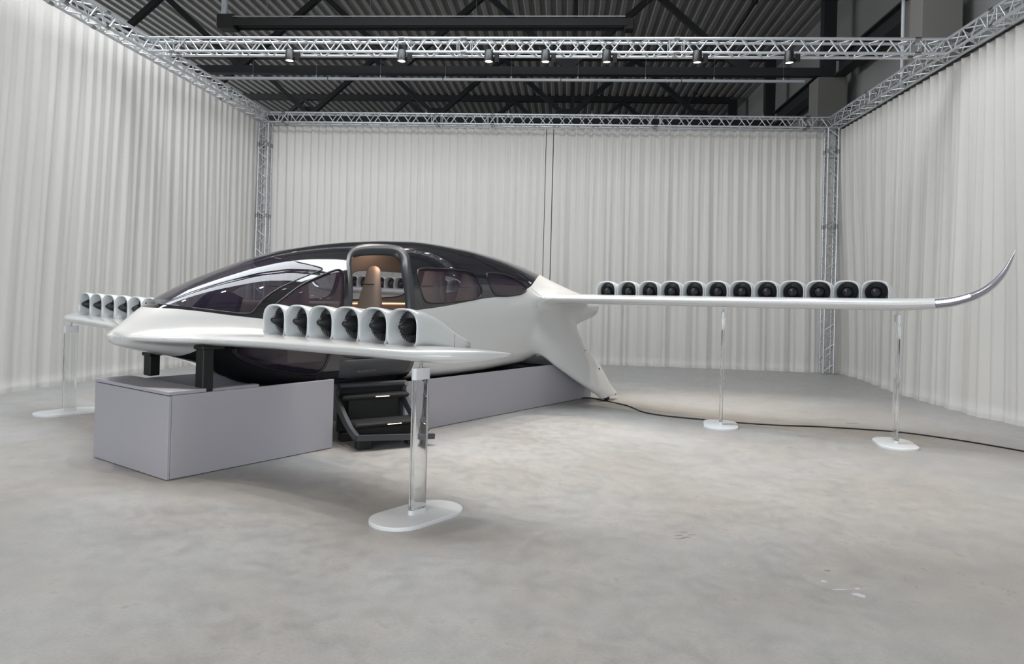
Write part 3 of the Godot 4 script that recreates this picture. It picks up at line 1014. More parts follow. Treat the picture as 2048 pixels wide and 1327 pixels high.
func make_skin() -> void:
	h_top = tabulate(HULL, 1, -0.1, 8.1)
	h_bot = tabulate(HULL, 2, -0.1, 8.1)
	h_mid = tabulate(HULL, 3, -0.1, 8.1)
	h_wid = tabulate(HULL, 4, -0.1, 8.1)
	c_le = tabulate(CANARD, 1, 0.0, 3.68)
	c_te = tabulate(CANARD, 2, 0.0, 3.68)
	w_le = tabulate(WING, 1, 0.0, 6.0)
	w_te = tabulate(WING, 2, 0.0, 6.0)
	l_c = tabulate(LEG, 1, 0.0, 1.7)
	l_a = tabulate(LEG, 2, 0.0, 1.7)
	l_t = tabulate(LEG, 3, 0.0, 1.7)
	l_b = tabulate(LEG, 4, 0.0, 1.7)
	var h := 0.026
	var nx := int(8.36 / h / 4) * 4 + 4
	var ny := int(2.48 / h / 4) * 4 + 4
	var nz := 48
	var x0 := -0.16
	var y0 := 0.0
	var f := PackedFloat32Array()
	f.resize(nx * ny * nz)
	f.fill(1.0)
	var live := []
	for bx in nx / 4:
		for by in ny / 4:
			for bz in nz / 4:
				var c := body(x0 + (bx * 4 + 1.5) * h, y0 + (by * 4 + 1.5) * h, (bz * 4 + 1.0) * h)
				var hot := absf(c) < 0.21
				if hot:
					live.append(Vector3i(bx * 4, by * 4, bz * 4))
				for i in range(bx * 4, bx * 4 + 4):
					for j in range(by * 4, by * 4 + 4):
						var at := (i * ny + j) * nz
						for k in range(bz * 4, bz * 4 + 4):
							f[at + k] = body(x0 + i * h, y0 + j * h, (k - 0.5) * h) if hot else c
	var vert := {}
	var pos := PackedVector3Array()
	var nor := PackedVector3Array()
	var corner := [Vector3i(0, 0, 0), Vector3i(1, 0, 0), Vector3i(0, 1, 0), Vector3i(1, 1, 0), Vector3i(0, 0, 1), Vector3i(1, 0, 1), Vector3i(0, 1, 1), Vector3i(1, 1, 1)]
	var edges := [[0, 1], [2, 3], [4, 5], [6, 7], [0, 2], [1, 3], [4, 6], [5, 7], [0, 4], [1, 5], [2, 6], [3, 7]]
	for b in live:
		for i in range(b.x, mini(b.x + 4, nx - 1)):
			for j in range(b.y, mini(b.y + 4, ny - 1)):
				for k in range(b.z, mini(b.z + 4, nz - 1)):
					var at := (i * ny + j) * nz + k
					var s0 := f[at] < 0.0
					if s0 == (f[at + 1] < 0.0) and s0 == (f[at + nz] < 0.0) and s0 == (f[at + nz + 1] < 0.0):
						var a2 := at + ny * nz
						if s0 == (f[a2] < 0.0) and s0 == (f[a2 + 1] < 0.0) and s0 == (f[a2 + nz] < 0.0) and s0 == (f[a2 + nz + 1] < 0.0):
							continue
					var val := []
					for c in corner:
						val.append(f[((i + c.x) * ny + j + c.y) * nz + k + c.z])
					var sum := Vector3.ZERO
					var cnt := 0
					for e in edges:
						var va: float = val[e[0]]
						var vb: float = val[e[1]]
						if (va < 0.0) != (vb < 0.0):
							sum += Vector3(corner[e[0]]).lerp(Vector3(corner[e[1]]), va / (va - vb))
							cnt += 1
					var p := Vector3(x0 + (i + sum.x / cnt) * h, y0 + (j + sum.y / cnt) * h, (k - 0.5 + sum.z / cnt) * h)
					var g := body_grad(p)
					for it in 2:
						var step := g * (body(p.x, p.y, p.z) / maxf(g.length_squared(), 0.05))
						p -= step.limit_length(h * 0.6)
						g = body_grad(p)
					if k == 0:
						p.z = 0.0
						g.z = 0.0
					vert[at] = pos.size()
					pos.append(p)
					nor.append(g.normalized())
	var dx := ny * nz
	var dy := nz
	for at in vert:
		var k: int = at % nz
		var s0 := f[at] < 0.0
		if k >= 1 and s0 != (f[at + dx] < 0.0):
			net_quad(vert, pos, nor, at, at - dy, at - dy - 1, at - 1)
		if k >= 1 and s0 != (f[at + dy] < 0.0):
			net_quad(vert, pos, nor, at, at - 1, at - dx - 1, at - dx)
		if s0 != (f[at + 1] < 0.0):
			net_quad(vert, pos, nor, at, at - dx, at - dx - dy, at - dy)

func net_quad(vert: Dictionary, pos: PackedVector3Array, nor: PackedVector3Array, a: int, b: int, c: int, d: int) -> void:
	if not (vert.has(b) and vert.has(c) and vert.has(d)):
		return
	var q := [vert[a], vert[b], vert[c], vert[d]]
	var ia: int = q[0]
	var ib: int = q[1]
	var ic: int = q[2]
	var id: int = q[3]
	var nn := nor[ia] + nor[ib] + nor[ic] + nor[id]
	if (pos[ic] - pos[ia]).cross(pos[id] - pos[ib]).dot(nn) > 0.0:
		var t := ib
		ib = id
		id = t
	var tri := [ia, ib, ic, ia, ic, id]
	if pos[ib].distance_squared_to(pos[id]) < pos[ia].distance_squared_to(pos[ic]):
		tri = [ia, ib, id, ib, ic, id]
	for v in tri:
		skin_p.append(pos[v])
		skin_n.append(nor[v])

# signed distance to a polygon in (station, height); negative inside; far points get a rough value
func poly_dist(poly: PackedVector2Array, lo: Vector2, hi: Vector2, p: Vector2) -> float:
	if p.x < lo.x - 0.1 or p.y < lo.y - 0.1 or p.x > hi.x + 0.1 or p.y > hi.y + 0.1:
		return 0.1
	var best := 1e9
	var inside := false
	var n := poly.size()
	var b := poly[n - 1]
	for i in n:
		var a := poly[i]
		var e := a - b
		var w := p - b
		var q := w - e * clampf(w.dot(e) / maxf(e.length_squared(), 1e-12), 0.0, 1.0)
		best = minf(best, q.length_squared())
		if (a.y > p.y) != (b.y > p.y) and p.x < (b.x - a.x) * (p.y - a.y) / (b.y - a.y) + a.x:
			inside = not inside
		b = a
	return -sqrt(best) if inside else sqrt(best)

var rear_edge := Plane(Vector3(5.85, 1.887, 0.573), Vector3(6.164, 2.004, 0.435), Vector3(6.78, 2.015, 0.0))

# cuts triangles along a polygon: [inside p, inside n, outside p, outside n]
func cut(ps: PackedVector3Array, ns: PackedVector3Array, poly: PackedVector2Array, keep_off_canard := false) -> Array:
	var lo := Vector2(1e9, 1e9)
	var hi := -lo
	for p in poly:
		lo = lo.min(p)
		hi = hi.max(p)
	var ip := PackedVector3Array()
	var inn := PackedVector3Array()
	var op := PackedVector3Array()
	var onn := PackedVector3Array()
	for i in range(0, ps.size(), 3):
		var d := [0.0, 0.0, 0.0]
		var neg := 0
		for k in 3:
			var p := ps[i + k]
			var v := poly_dist(poly, lo, hi, Vector2(p.x, p.y))
			if keep_off_canard and p.y < 1.3:
				v = maxf(v, (p.z - tab(h_wid, p.x, -0.1) - 0.025))
			if keep_off_canard and p.x > 5.7:
				v = maxf(v, rear_edge.distance_to(p))
			d[k] = v
			if v < 0.0:
				neg += 1
		if neg == 0:
			for k in 3:
				op.append(ps[i + k])
				onn.append(ns[i + k])
		elif neg == 3:
			for k in 3:
				ip.append(ps[i + k])
				inn.append(ns[i + k])
		else:
			# the lone corner against the other two
			var lone := 0
			for k in 3:
				if (d[k] < 0.0) == (neg == 1):
					lone = k
			var a := i + lone
			var b := i + (lone + 1) % 3
			var c := i + (lone + 2) % 3
			var da: float = d[lone]
			var tb: float = da / (da - d[(lone + 1) % 3])
			var tc: float = da / (da - d[(lone + 2) % 3])
			var pb := ps[a].lerp(ps[b], tb)
			var pc := ps[a].lerp(ps[c], tc)
			var nb := ns[a].lerp(ns[b], tb).normalized()
			var nc := ns[a].lerp(ns[c], tc).normalized()
			var tip_p := [ps[a], pb, pc]
			var tip_n := [ns[a], nb, nc]
			var rest_p := [pb, ps[b], ps[c], pb, ps[c], pc]
			var rest_n := [nb, ns[b], ns[c], nb, ns[c], nc]
			if neg == 1:
				ip.append_array(PackedVector3Array(tip_p))
				inn.append_array(PackedVector3Array(tip_n))
				op.append_array(PackedVector3Array(rest_p))
				onn.append_array(PackedVector3Array(rest_n))
			else:
				op.append_array(PackedVector3Array(tip_p))
				onn.append_array(PackedVector3Array(tip_n))
				ip.append_array(PackedVector3Array(rest_p))
				inn.append_array(PackedVector3Array(rest_n))
	return [ip, inn, op, onn]

func mirrored(ps: PackedVector3Array, ns: PackedVector3Array) -> Array:
	var p := PackedVector3Array()
	var n := PackedVector3Array()
	for i in range(0, ps.size(), 3):
		for k in [0, 2, 1]:
			p.append(ps[i + k] * Vector3(1, 1, -1))
			n.append(ns[i + k] * Vector3(1, 1, -1))
	return [p, n]

func soup(ps: PackedVector3Array, ns: PackedVector3Array) -> ArrayMesh:
	var arr := []
	arr.resize(Mesh.ARRAY_MAX)
	arr[Mesh.ARRAY_VERTEX] = ps
	arr[Mesh.ARRAY_NORMAL] = ns
	var m := ArrayMesh.new()
	m.add_surface_from_arrays(Mesh.PRIMITIVE_TRIANGLES, arr)
	return m

func shifted(ps: PackedVector3Array, ns: PackedVector3Array, by: float) -> PackedVector3Array:
	var p := PackedVector3Array()
	for i in ps.size():
		p.append(ps[i] + ns[i] * by)
	return p

func window_seal(poly: PackedVector2Array, side: float, r: float, depth: float) -> ArrayMesh:
	var pts := PackedVector3Array()
	var deep := PackedVector3Array()
	for p in poly:
		pts.append(hull_at(p, 0.0, side))
		deep.append(hull_at(p, -depth, side))
	var st := new_st()
	st.set_smooth_group(0)
	add_grid(st, tube_rows(pts, r, 6, true))
	if depth > 0.0:
		add_grid(st, [pts, deep], true)
	st.index()
	st.generate_normals()
	return st.commit()

# ------------------------------------------------------------------ aircraft: assembly
func make_aircraft() -> void:
	make_skin()
	var g := thing("aircraft", "white and black electric jet mock-up with rows of ducted fans", "aircraft", aircraft_frame())
	var door_out := PackedVector2Array([Vector2(2.10, 0.97), Vector2(2.11, 1.2), Vector2(2.127, 1.53), Vector2(2.23, 1.956), Vector2(2.323, 2.106), Vector2(2.453, 2.203), Vector2(2.617, 2.269), Vector2(2.831, 2.309), Vector2(3.082, 2.32), Vector2(3.251, 2.311), Vector2(3.311, 2.269), Vector2(3.289, 2.177), Vector2(3.201, 1.995), Vector2(3.123, 1.52), Vector2(3.09, 1.2), Vector2(3.06, 0.97)])
	var door_in := PackedVector2Array([Vector2(2.155, 1.0), Vector2(2.165, 1.2), Vector2(2.181, 1.53), Vector2(2.29, 1.958), Vector2(2.361, 2.078), Vector2(2.455, 2.155), Vector2(2.569, 2.195), Vector2(2.75, 2.22), Vector2(2.95, 2.23), Vector2(3.09, 2.225), Vector2(3.14, 2.19), Vector2(3.14, 2.12), Vector2(3.08, 1.958), Vector2(3.035, 1.52), Vector2(3.02, 1.2), Vector2(3.0, 1.0)])
	var so := open_smooth(door_out)
	var si := open_smooth(door_in)
	var black := PackedVector2Array([Vector2(-0.3, 1.515), Vector2(0.28, 1.508), Vector2(0.38, 1.504), Vector2(0.56, 1.484), Vector2(0.81, 1.448), Vector2(1.11, 1.413), Vector2(1.5, 1.38), Vector2(1.9, 1.36), Vector2(1.96, 1.33), Vector2(1.98, 1.2), Vector2(1.5, 1.19), Vector2(0.95, 1.18), Vector2(0.7, 1.165), Vector2(0.553, 1.13), Vector2(0.5, 1.08), Vector2(0.446, 1.042), Vector2(0.38, 1.03), Vector2(0.3, 1.04), Vector2(0.1, 1.0), Vector2(-0.3, 1.0), Vector2(-0.3, 0.2), Vector2(3.1, 0.2), Vector2(3.12, 0.7), Vector2(3.145, 0.85), Vector2(3.146, 1.502), Vector2(3.45, 1.528), Vector2(3.765, 1.564), Vector2(4.1, 1.61), Vector2(4.452, 1.655), Vector2(4.85, 1.685), Vector2(5.15, 1.702), Vector2(5.35, 1.727), Vector2(5.563, 1.79), Vector2(5.72, 1.84), Vector2(5.849, 1.887), Vector2(6.0, 1.92), Vector2(6.4, 1.94), Vector2(7.2, 1.9), Vector2(7.2, 2.8), Vector2(-0.3, 2.8)])
	var screen := PackedVector2Array([Vector2(0.0, 1.556), Vector2(0.30, 1.543), Vector2(0.362, 1.535), Vector2(0.564, 1.508), Vector2(0.75, 1.483), Vector2(0.9, 1.466), Vector2(0.98, 1.463), Vector2(1.03, 1.48), Vector2(1.08, 1.53), Vector2(1.147, 1.602), Vector2(1.24, 1.668), Vector2(1.362, 1.735), Vector2(1.6, 1.835), Vector2(1.885, 1.936), Vector2(1.92, 1.95), Vector2(1.925, 1.963), Vector2(1.89, 1.978), Vector2(1.714, 2.018), Vector2(1.522, 2.06), Vector2(1.43, 2.09), Vector2(1.4, 2.3), Vector2(0.0, 2.3)])
	var quarter := smooth_poly([Vector2(1.3, 1.44), Vector2(1.24, 1.48), Vector2(1.27, 1.55), Vector2(1.36, 1.62), Vector2(1.6, 1.768), Vector2(1.861, 1.877), Vector2(2.08, 1.95), Vector2(2.15, 1.945), Vector2(2.165, 1.89), Vector2(2.12, 1.75), Vector2(2.06, 1.57), Vector2(2.0, 1.45), Vector2(1.85, 1.42), Vector2(1.5, 1.42)], 5)
	var win_mid := smooth_poly([Vector2(3.30, 1.98), Vector2(3.37, 2.02), Vector2(3.6, 2.033), Vector2(4.0, 2.032), Vector2(4.26, 2.022), Vector2(4.39, 1.985), Vector2(4.45, 1.9), Vector2(4.465, 1.77), Vector2(4.42, 1.69), Vector2(4.3, 1.645), Vector2(4.0, 1.618), Vector2(3.6, 1.592), Vector2(3.4, 1.59), Vector2(3.31, 1.625), Vector2(3.265, 1.75), Vector2(3.265, 1.88)], 4)
	var win_rear := smooth_poly([Vector2(4.69, 1.99), Vector2(4.74, 2.018), Vector2(4.95, 2.022), Vector2(5.2, 2.005), Vector2(5.42, 1.945), Vector2(5.58, 1.87), Vector2(5.615, 1.82), Vector2(5.56, 1.77), Vector2(5.4, 1.727), Vector2(5.15, 1.702), Vector2(4.9, 1.692), Vector2(4.77, 1.71), Vector2(4.70, 1.78), Vector2(4.67, 1.89)], 4)
	var win_low := smooth_poly([Vector2(0.84, 1.09), Vector2(0.9, 1.03), Vector2(1.0, 0.975), Vector2(1.2, 0.9), Vector2(1.5, 0.83), Vector2(1.7, 0.8), Vector2(1.79, 0.81), Vector2(1.85, 0.88), Vector2(1.88, 0.98), Vector2(1.9, 1.08), Vector2(1.85, 1.12), Vector2(1.5, 1.13), Vector2(1.2, 1.13), Vector2(0.9, 1.13)], 4)
	var win_far := smooth_poly([Vector2(2.4, 1.97), Vector2(2.5, 2.01), Vector2(2.8, 2.02), Vector2(3.02, 2.0), Vector2(3.1, 1.93), Vector2(3.1, 1.72), Vector2(3.02, 1.62), Vector2(2.8, 1.59), Vector2(2.5, 1.59), Vector2(2.4, 1.63), Vector2(2.36, 1.75), Vector2(2.36, 1.88)], 4)
	var white_p := PackedVector3Array()
	var white_n := PackedVector3Array()
	var black_p := PackedVector3Array()
	var black_n := PackedVector3Array()
	var lining_p := PackedVector3Array()
	var lining_n := PackedVector3Array()
	var screen_p := PackedVector3Array()
	var screen_n := PackedVector3Array()
	for side in [1.0, -1.0]:
		var ps := skin_p
		var ns := skin_n
		var c := cut(ps, ns, screen)
		var m := [c[0], c[1]] if side > 0 else mirrored(c[0], c[1])
		screen_p.append_array(m[0])
		screen_n.append_array(m[1])
		ps = c[2]
		ns = c[3]
		var list := [quarter, win_mid, win_rear, win_low]
		if side < 0:
			list.append(win_far)
		for poly in list:
			c = cut(ps, ns, poly)
			m = [c[0], c[1]] if side > 0 else mirrored(c[0], c[1])
			var pane := part(g, "side_window", soup(shifted(m[0], m[1], -0.004), m[1]), M.tinted_glass)
			part(pane, "window_seal", window_seal(poly, side, 0.011, 0.07), M.seal)
			ps = c[2]
			ns = c[3]
		if side > 0:
			c = cut(ps, ns, so)
			ps = c[2]
			ns = c[3]
		# inner lining
		for i in range(0, ps.size(), 3):
			var mid := (ps[i] + ps[i + 1] + ps[i + 2]) / 3.0
			if mid.x > 1.25 and mid.x < 6.0 and mid.y > 0.9:
				for k in ([0, 1, 2] if side > 0 else [0, 2, 1]):
					var v := ps[i + k] - ns[i + k] * 0.065
					if v.z < 0.0:
						v.z = 0.0
					lining_p.append(v * Vector3(1, 1, side))
					lining_n.append(-ns[i + k] * Vector3(1, 1, side))
		c = cut(ps, ns, black, true)
		m = [c[0], c[1]] if side > 0 else mirrored(c[0], c[1])
		black_p.append_array(m[0])
		black_n.append_array(m[1])
		m = [c[2], c[3]] if side > 0 else mirrored(c[2], c[3])
		white_p.append_array(m[0])
		white_n.append_array(m[1])
	var o := part(g, "fuselage_shell", soup(white_p, white_n), M.pearl_white)
	o.set_meta("label", "pearl white fuselage skin with tail legs")
	o = part(g, "canopy_shell", soup(black_p, black_n), M.gloss_black)
	o.set_meta("label", "gloss black canopy and cabin skin")
	o = part(g, "windscreen", soup(screen_p, screen_n), M.windscreen_glass)
	o.set_meta("label", "large dark tinted windscreen")
	for i in range(0, lining_p.size(), 3):
		var t := lining_p[i + 1]
		lining_p[i + 1] = lining_p[i + 2]
		lining_p[i + 2] = t
		var q := lining_n[i + 1]
		lining_n[i + 1] = lining_n[i + 2]
		lining_n[i + 2] = q
	part(g, "cabin_lining", soup(lining_p, lining_n), M.lining)
	# windscreen seal along each side
	for side in [1.0, -1.0]:
		var line := PackedVector3Array()
		for i in range(1, 20):
			if hull_t(screen[i].x, screen[i].y) > 0.05:
				line.append(hull_at(screen[i], 0.0, side))
		var rows := tube_rows(line, 0.009, 6)
		part(g, "windscreen_seal", grid_mesh(rows), M.seal)
	# door frame: flush ring and reveal
	var ro := PackedVector3Array()
	var rm := PackedVector3Array()
	var ri := PackedVector3Array()
	var rd := PackedVector3Array()
	for i in so.size():
		ro.append(hull_at(so[i], 0.0))
		rm.append(hull_at(so[i].lerp(si[i], 0.45), 0.014))
		ri.append(hull_at(si[i], 0.004))
		rd.append(hull_at(si[i], -0.075))
	part(g, "door_frame", grid_mesh([ro, rm, ri, rd], true), M.door_frame)
	cabin(g, so)
	emblem(g)
	wings(g)
	ducts(g)
	sill(g)
	for side in [1.0, -1.0]:
		var wheel := part(g, "tail_wheel", lathe(PackedVector2Array([Vector2(-0.025, 0.0), Vector2(-0.025, 0.055), Vector2(-0.015, 0.066), Vector2(0.015, 0.066), Vector2(0.025, 0.055), Vector2(0.025, 0.0)]), 20), M.rubber, Transform3D(Basis(Vector3(0, 0, 1), Vector3(0, 1, 0), Vector3(-1, 0, 0)), Vector3(7.34, 0.067, 1.06 * side)))
		wheel.set_meta("label", "small black tail wheel")

func open_smooth(p: PackedVector2Array) -> PackedVector2Array:
	var a := []
	for v in p:
		a.append(v)
	return smooth_poly(a, 5)

func section_fan(s: float, y0: float, inset: float) -> ArrayMesh:
	var st := new_st()
	st.set_smooth_group(-1)
	var pts := []
	var top := tab(h_top, s, -0.1) - inset
	for i in 25:
		var y := lerpf(y0, top, sin(PI / 2 * i / 24.0))
		pts.append(Vector3(s, y, maxf(hull_t(s, y) - inset, 0.0)))
	for i in 24:
		face(st, [pts[i], pts[i + 1], pts[i + 1] * Vector3(1, 1, -1), pts[i] * Vector3(1, 1, -1)], Vector3(-1, 0, 0))
	st.generate_normals()
	return st.commit()

func cabin(g: Node3D, _door: PackedVector2Array) -> void:
	var rows := []
	for i in 30:
		var s := 1.2 + 4.75 * i / 29.0
		var w := hull_t(s, 0.93) - 0.05
		rows.append(PackedVector3Array([Vector3(s, 0.93, -w), Vector3(s, 0.93, 0), Vector3(s, 0.93, w)]))
	part(g, "cabin_floor", grid_mesh(rows), M.cabin_floor)
	part(g, "rear_bulkhead", section_fan(5.92, 0.93, 0.055), M.lining)
	# side ledges with a warm light line
	for side in [-1.0, 1.0]:
		var r := []
		for i in 24:
			var s := 1.5 + (4.2 * i / 23.0 if side < 0 else 0.5 * i / 23.0)
			var w := hull_t(s, 1.5) - 0.05
			r.append(PackedVector3Array([Vector3(s, 1.57, side * w), Vector3(s, 1.56, side * (w - 0.13)), Vector3(s, 1.52, side * (w - 0.15)), Vector3(s, 1.2, side * (w - 0.11)), Vector3(s, 0.93, side * (w - 0.1))]))
		var ledge := part(g, "side_ledge", grid_mesh(r), M.seat_fabric)
		if side < 0:
			var line := PackedVector3Array()
			for i in 24:
				var s := 3.2 + 2.3 * i / 23.0
				line.append(Vector3(s, 1.545, -(hull_t(s, 1.5) - 0.2)))
			part(ledge, "light_strip", grid_mesh(tube_rows(line, 0.007, 6)), M.strip_warm)
	var cl := PackedVector3Array()
	for i in 12:
		var s := 3.12 + 0.56 * i / 11.0
		cl.append(Vector3(s, 2.228, -0.12))
	part(g, "ceiling_light_strip", grid_mesh(tube_rows(cl, 0.008, 6)), M.strip_warm)
	var l := OmniLight3D.new()
	l.name = "cabin_light"
	l.light_energy = CABIN_E
	l.light_color = Color(1.0, 0.86, 0.76)
	l.light_size = 0.12
	l.omni_range = 20.0
	l.omni_attenuation = 2.0
	l.shadow_enabled = true
	add_child(l)
	l.position = aircraft_frame() * Vector3(3.4, 2.12, -0.12)
	# seats
	var seats := [[3.42, -0.3, 1.0], [3.86, 0.36, 1.0], [4.62, 0.36, 1.0], [4.72, -0.33, 1.0], [2.3, -0.36, 1.0], [1.75, 0.0, 1.0]]
	var shell := seat_back()
	for k in seats.size():
		var q: Array = seats[k]
		var xf := Transform3D(Basis(), Vector3(q[0], 0.94, q[1]))
		if k == 5:
			xf = xf.translated(Vector3(0, -0.06, 0))
		var s := part(g, "passenger_seat" if k < 5 else "pilot_seat", shell, M.seat_fabric, xf)
		box(s, "seat_slot", Vector3(-0.115, 0.865, -0.11), Vector3(-0.085, 0.873, 0.11), M.slot_dark)
		part(s, "seat_cushion", bevel_box(Vector3(0.5, 0.13, 0.46), 0.04), M.seat_fabric, Transform3D(Basis(), Vector3(-0.3, 0.4, 0)))
		part(s, "seat_base", bevel_box(Vector3(0.36, 0.34, 0.3), 0.03), M.slot_dark, Transform3D(Basis(), Vector3(-0.26, 0.17, 0)))
	# instrument board
	var pts := PackedVector2Array([Vector2(-0.3, 0.0), Vector2(0.3, 0.0), Vector2(0.26, 0.2), Vector2(0.1, 0.24), Vector2(-0.1, 0.24), Vector2(-0.26, 0.2)])
	var b := part(g, "instrument_panel", extrude(pts, 0.05), M.screen_black, Transform3D(Basis(Vector3(0, 0, 1), Vector3(0.35, 0.94, 0), Vector3(-0.94, 0.35, 0)), Vector3(1.06, 1.43, 0)))
	part(b, "panel_stalk", unit_box, M.screen_black, Transform3D(Basis.from_scale(Vector3(0.2, 0.5, 0.06)), Vector3(0, -0.25, 0.02)))

func seat_back() -> ArrayMesh:
	# tall tapered shield: narrow rounded head, wide hips, leaning back a little
	var rows := []
	for i in 25:
		var q := 1.0 - pow(1.0 - i / 24.0, 2.0)
		var y := 0.25 + 0.87 * q
		var hw := lerpf(0.235, 0.105, smoothstep(0.1, 1.0, q)) * (1.0 if q < 0.9 else sqrt(maxf(0.0, 1.0 - pow((q - 0.9) / 0.1, 2.0))))
		var th := lerpf(0.11, 0.05, q) * (1.0 if q < 0.9 else sqrt(maxf(0.0, 1.0 - pow((q - 0.9) / 0.1, 2.0))))
		var x := -0.1 + 0.1 * q
		var row := PackedVector3Array()
		for k in 25:
			var a := TAU * k / 24.0
			row.append(Vector3(x + th * signf(cos(a)) * pow(absf(cos(a)), 0.6), y, hw * signf(sin(a)) * pow(absf(sin(a)), 0.6)))
		rows.append(row)
	var st := new_st()
	st.set_smooth_group(0)
	add_grid(st, rows)
	st.index()
	st.generate_normals()
	return st.commit()

func emblem(g: Node3D) -> void:
	# small white bird-like mark behind the rear window
	var c := Vector2(5.80, 1.885)
	var o := Node3D.new()
	o.name = "emblem"
	g.add_child(o)
	for stroke in [[Vector2(-0.05, 0.035), Vector2(-0.005, 0.012), Vector2(0.05, -0.022), 0.011], [Vector2(-0.045, -0.004), Vector2(-0.01, 0.002), Vector2(0.035, 0.03), 0.008], [Vector2(-0.02, -0.03), Vector2(0.0, -0.01), Vector2(0.04, 0.006), 0.008]]:
		var line := PackedVector3Array()
		for i in 7:
			var q := i / 6.0
			var a: Vector2 = stroke[0]
			var b: Vector2 = stroke[1]
			var d: Vector2 = stroke[2]
			line.append(hull_at(c + a * (1 - q) * (1 - q) + b * 2 * q * (1 - q) + d * q * q, 0.004))
		var left := PackedVector3Array()
		var right := PackedVector3Array()
		for i in 7:
			var wd: float = 1.25 * stroke[3] * sin(PI * (0.12 + 0.76 * i / 6.0))
			left.append(line[i] + Vector3(0, wd, -wd * 0.35))
			right.append(line[i] - Vector3(0, wd, -wd * 0.35))
		part(o, "stroke", grid_mesh([left, right]), M.letter_white)

func foil_row(le: Vector3, chord: float, thick: float, nrm: Vector3, x_from := 0.0, x_to := 1.0, n := 14, grow := 0.0) -> PackedVector3Array:
	# upper surface from x_to forward to the nose, then back along the lower surface
	var row := PackedVector3Array()
	for k in range(-n, n + 1):
		var q := absf(k) / float(n)
		var x := x_from + (x_to - x_from) * q * q
		var hh := naca(x, thick)
		if x > 0.5:
			hh = maxf(hh, minf(0.012, thick * 0.12))
		row.append(le + Vector3(x * chord - (grow if k == 0 else 0.0), 0, 0) + nrm * (hh + grow) * (1.0 if k < 0 else -1.0 if k > 0 else 0.0))
	return row

func closed_loft(rows: Array) -> ArrayMesh:
	var st := new_st()
	st.set_smooth_group(0)
	add_grid(st, rows)
	st.index()
	st.generate_normals()
	return st.commit()

func wings(g: Node3D) -> void:
	for side in [1.0, -1.0]:
		# canard
		var rows := []
		for i in 61:
			var q := i / 60.0
			var t := 1.13 + (3.678 - 1.13) * (1.0 - pow(1.0 - q, 1.7))
			var le := tab(c_le, t, 0.0)
			var c := tab(c_te, t, 0.0) - le
			rows.append(foil_row(Vector3(le, CANARD_Y + CANARD_RISE * t, t * side), c, minf(0.125, 0.2 * c), Vector3.UP))
		var o := part(g, "canard", closed_loft(rows), M.pearl_white)
		o.set_meta("label", "white canard wing with raked pointed tip")
		# main wing with upswept tip
		rows = []
		var lens := []
		var path_t := PackedFloat64Array([0.0, 0.62, 0.72, 0.80, 0.87, 0.94, 1.0])
		var pt := PackedFloat64Array([1.13, 5.0, 5.5, 5.93, 6.27, 6.5, 6.62])
		var py := PackedFloat64Array([1.6786, 1.725, 1.735, 1.765, 1.875, 2.11, 2.42])
		var px := PackedFloat64Array([6.02, 6.585, 6.655, 6.74, 6.87, 7.08, 7.32])
		var pc := PackedFloat64Array([1.25, 0.64, 0.58, 0.5, 0.42, 0.29, 0.05])
		var ph := PackedFloat64Array([0.15, 0.15, 0.148, 0.13, 0.105, 0.07, 0.012])
		for i in 91:
			var q := i / 90.0
			var e := 0.004
			var t := hermite(path_t, pt, q)
			var y := hermite(path_t, py, q)
			var d := Vector2(hermite(path_t, pt, q + e) - hermite(path_t, pt, q - e), hermite(path_t, py, q + e) - hermite(path_t, py, q - e)).normalized()
			var nrm := Vector3(0, d.x, -d.y * side)
			var le := Vector3(tab(w_le, t, 0.0) if t < 4.9 else hermite(path_t, px, q), y, t * side)
			var c := (tab(w_te, t, 0.0) - le.x) if t < 4.9 else hermite(path_t, pc, q)
			if t < 4.9:
				c = lerpf(c, hermite(path_t, pc, q), smoothstep(4.2, 4.9, t))
			var th := hermite(path_t, ph, q)
			rows.append(foil_row(le, c, th, nrm))
			if q > 0.785 and q < 0.995:
				lens.append(foil_row(le, c, th, nrm, 0.0, 0.1, 7, 0.0015))
		o = part(g, "main_wing", closed_loft(rows), M.pearl_white)
		o.set_meta("label", "white main wing with upswept tip")
		part(g, "wingtip_lens", closed_loft(lens), M.tip_chrome)
		var bar := Node3D.new()
		bar.name = "wingtip_light_bar"
		g.add_child(bar, true)
		var bead := SphereMesh.new()
		bead.radius = 0.017
		bead.height = 0.034
		bead.radial_segments = 12
		bead.rings = 6
		for i in 13:
			var q := 0.793 + 0.062 * i / 12.0
			part(bar, "tip_led_light", bead, M.tip_light, Transform3D(Basis(), Vector3(hermite(path_t, px, q) - 0.006, hermite(path_t, py, q) + 0.012, hermite(path_t, pt, q) * side)))

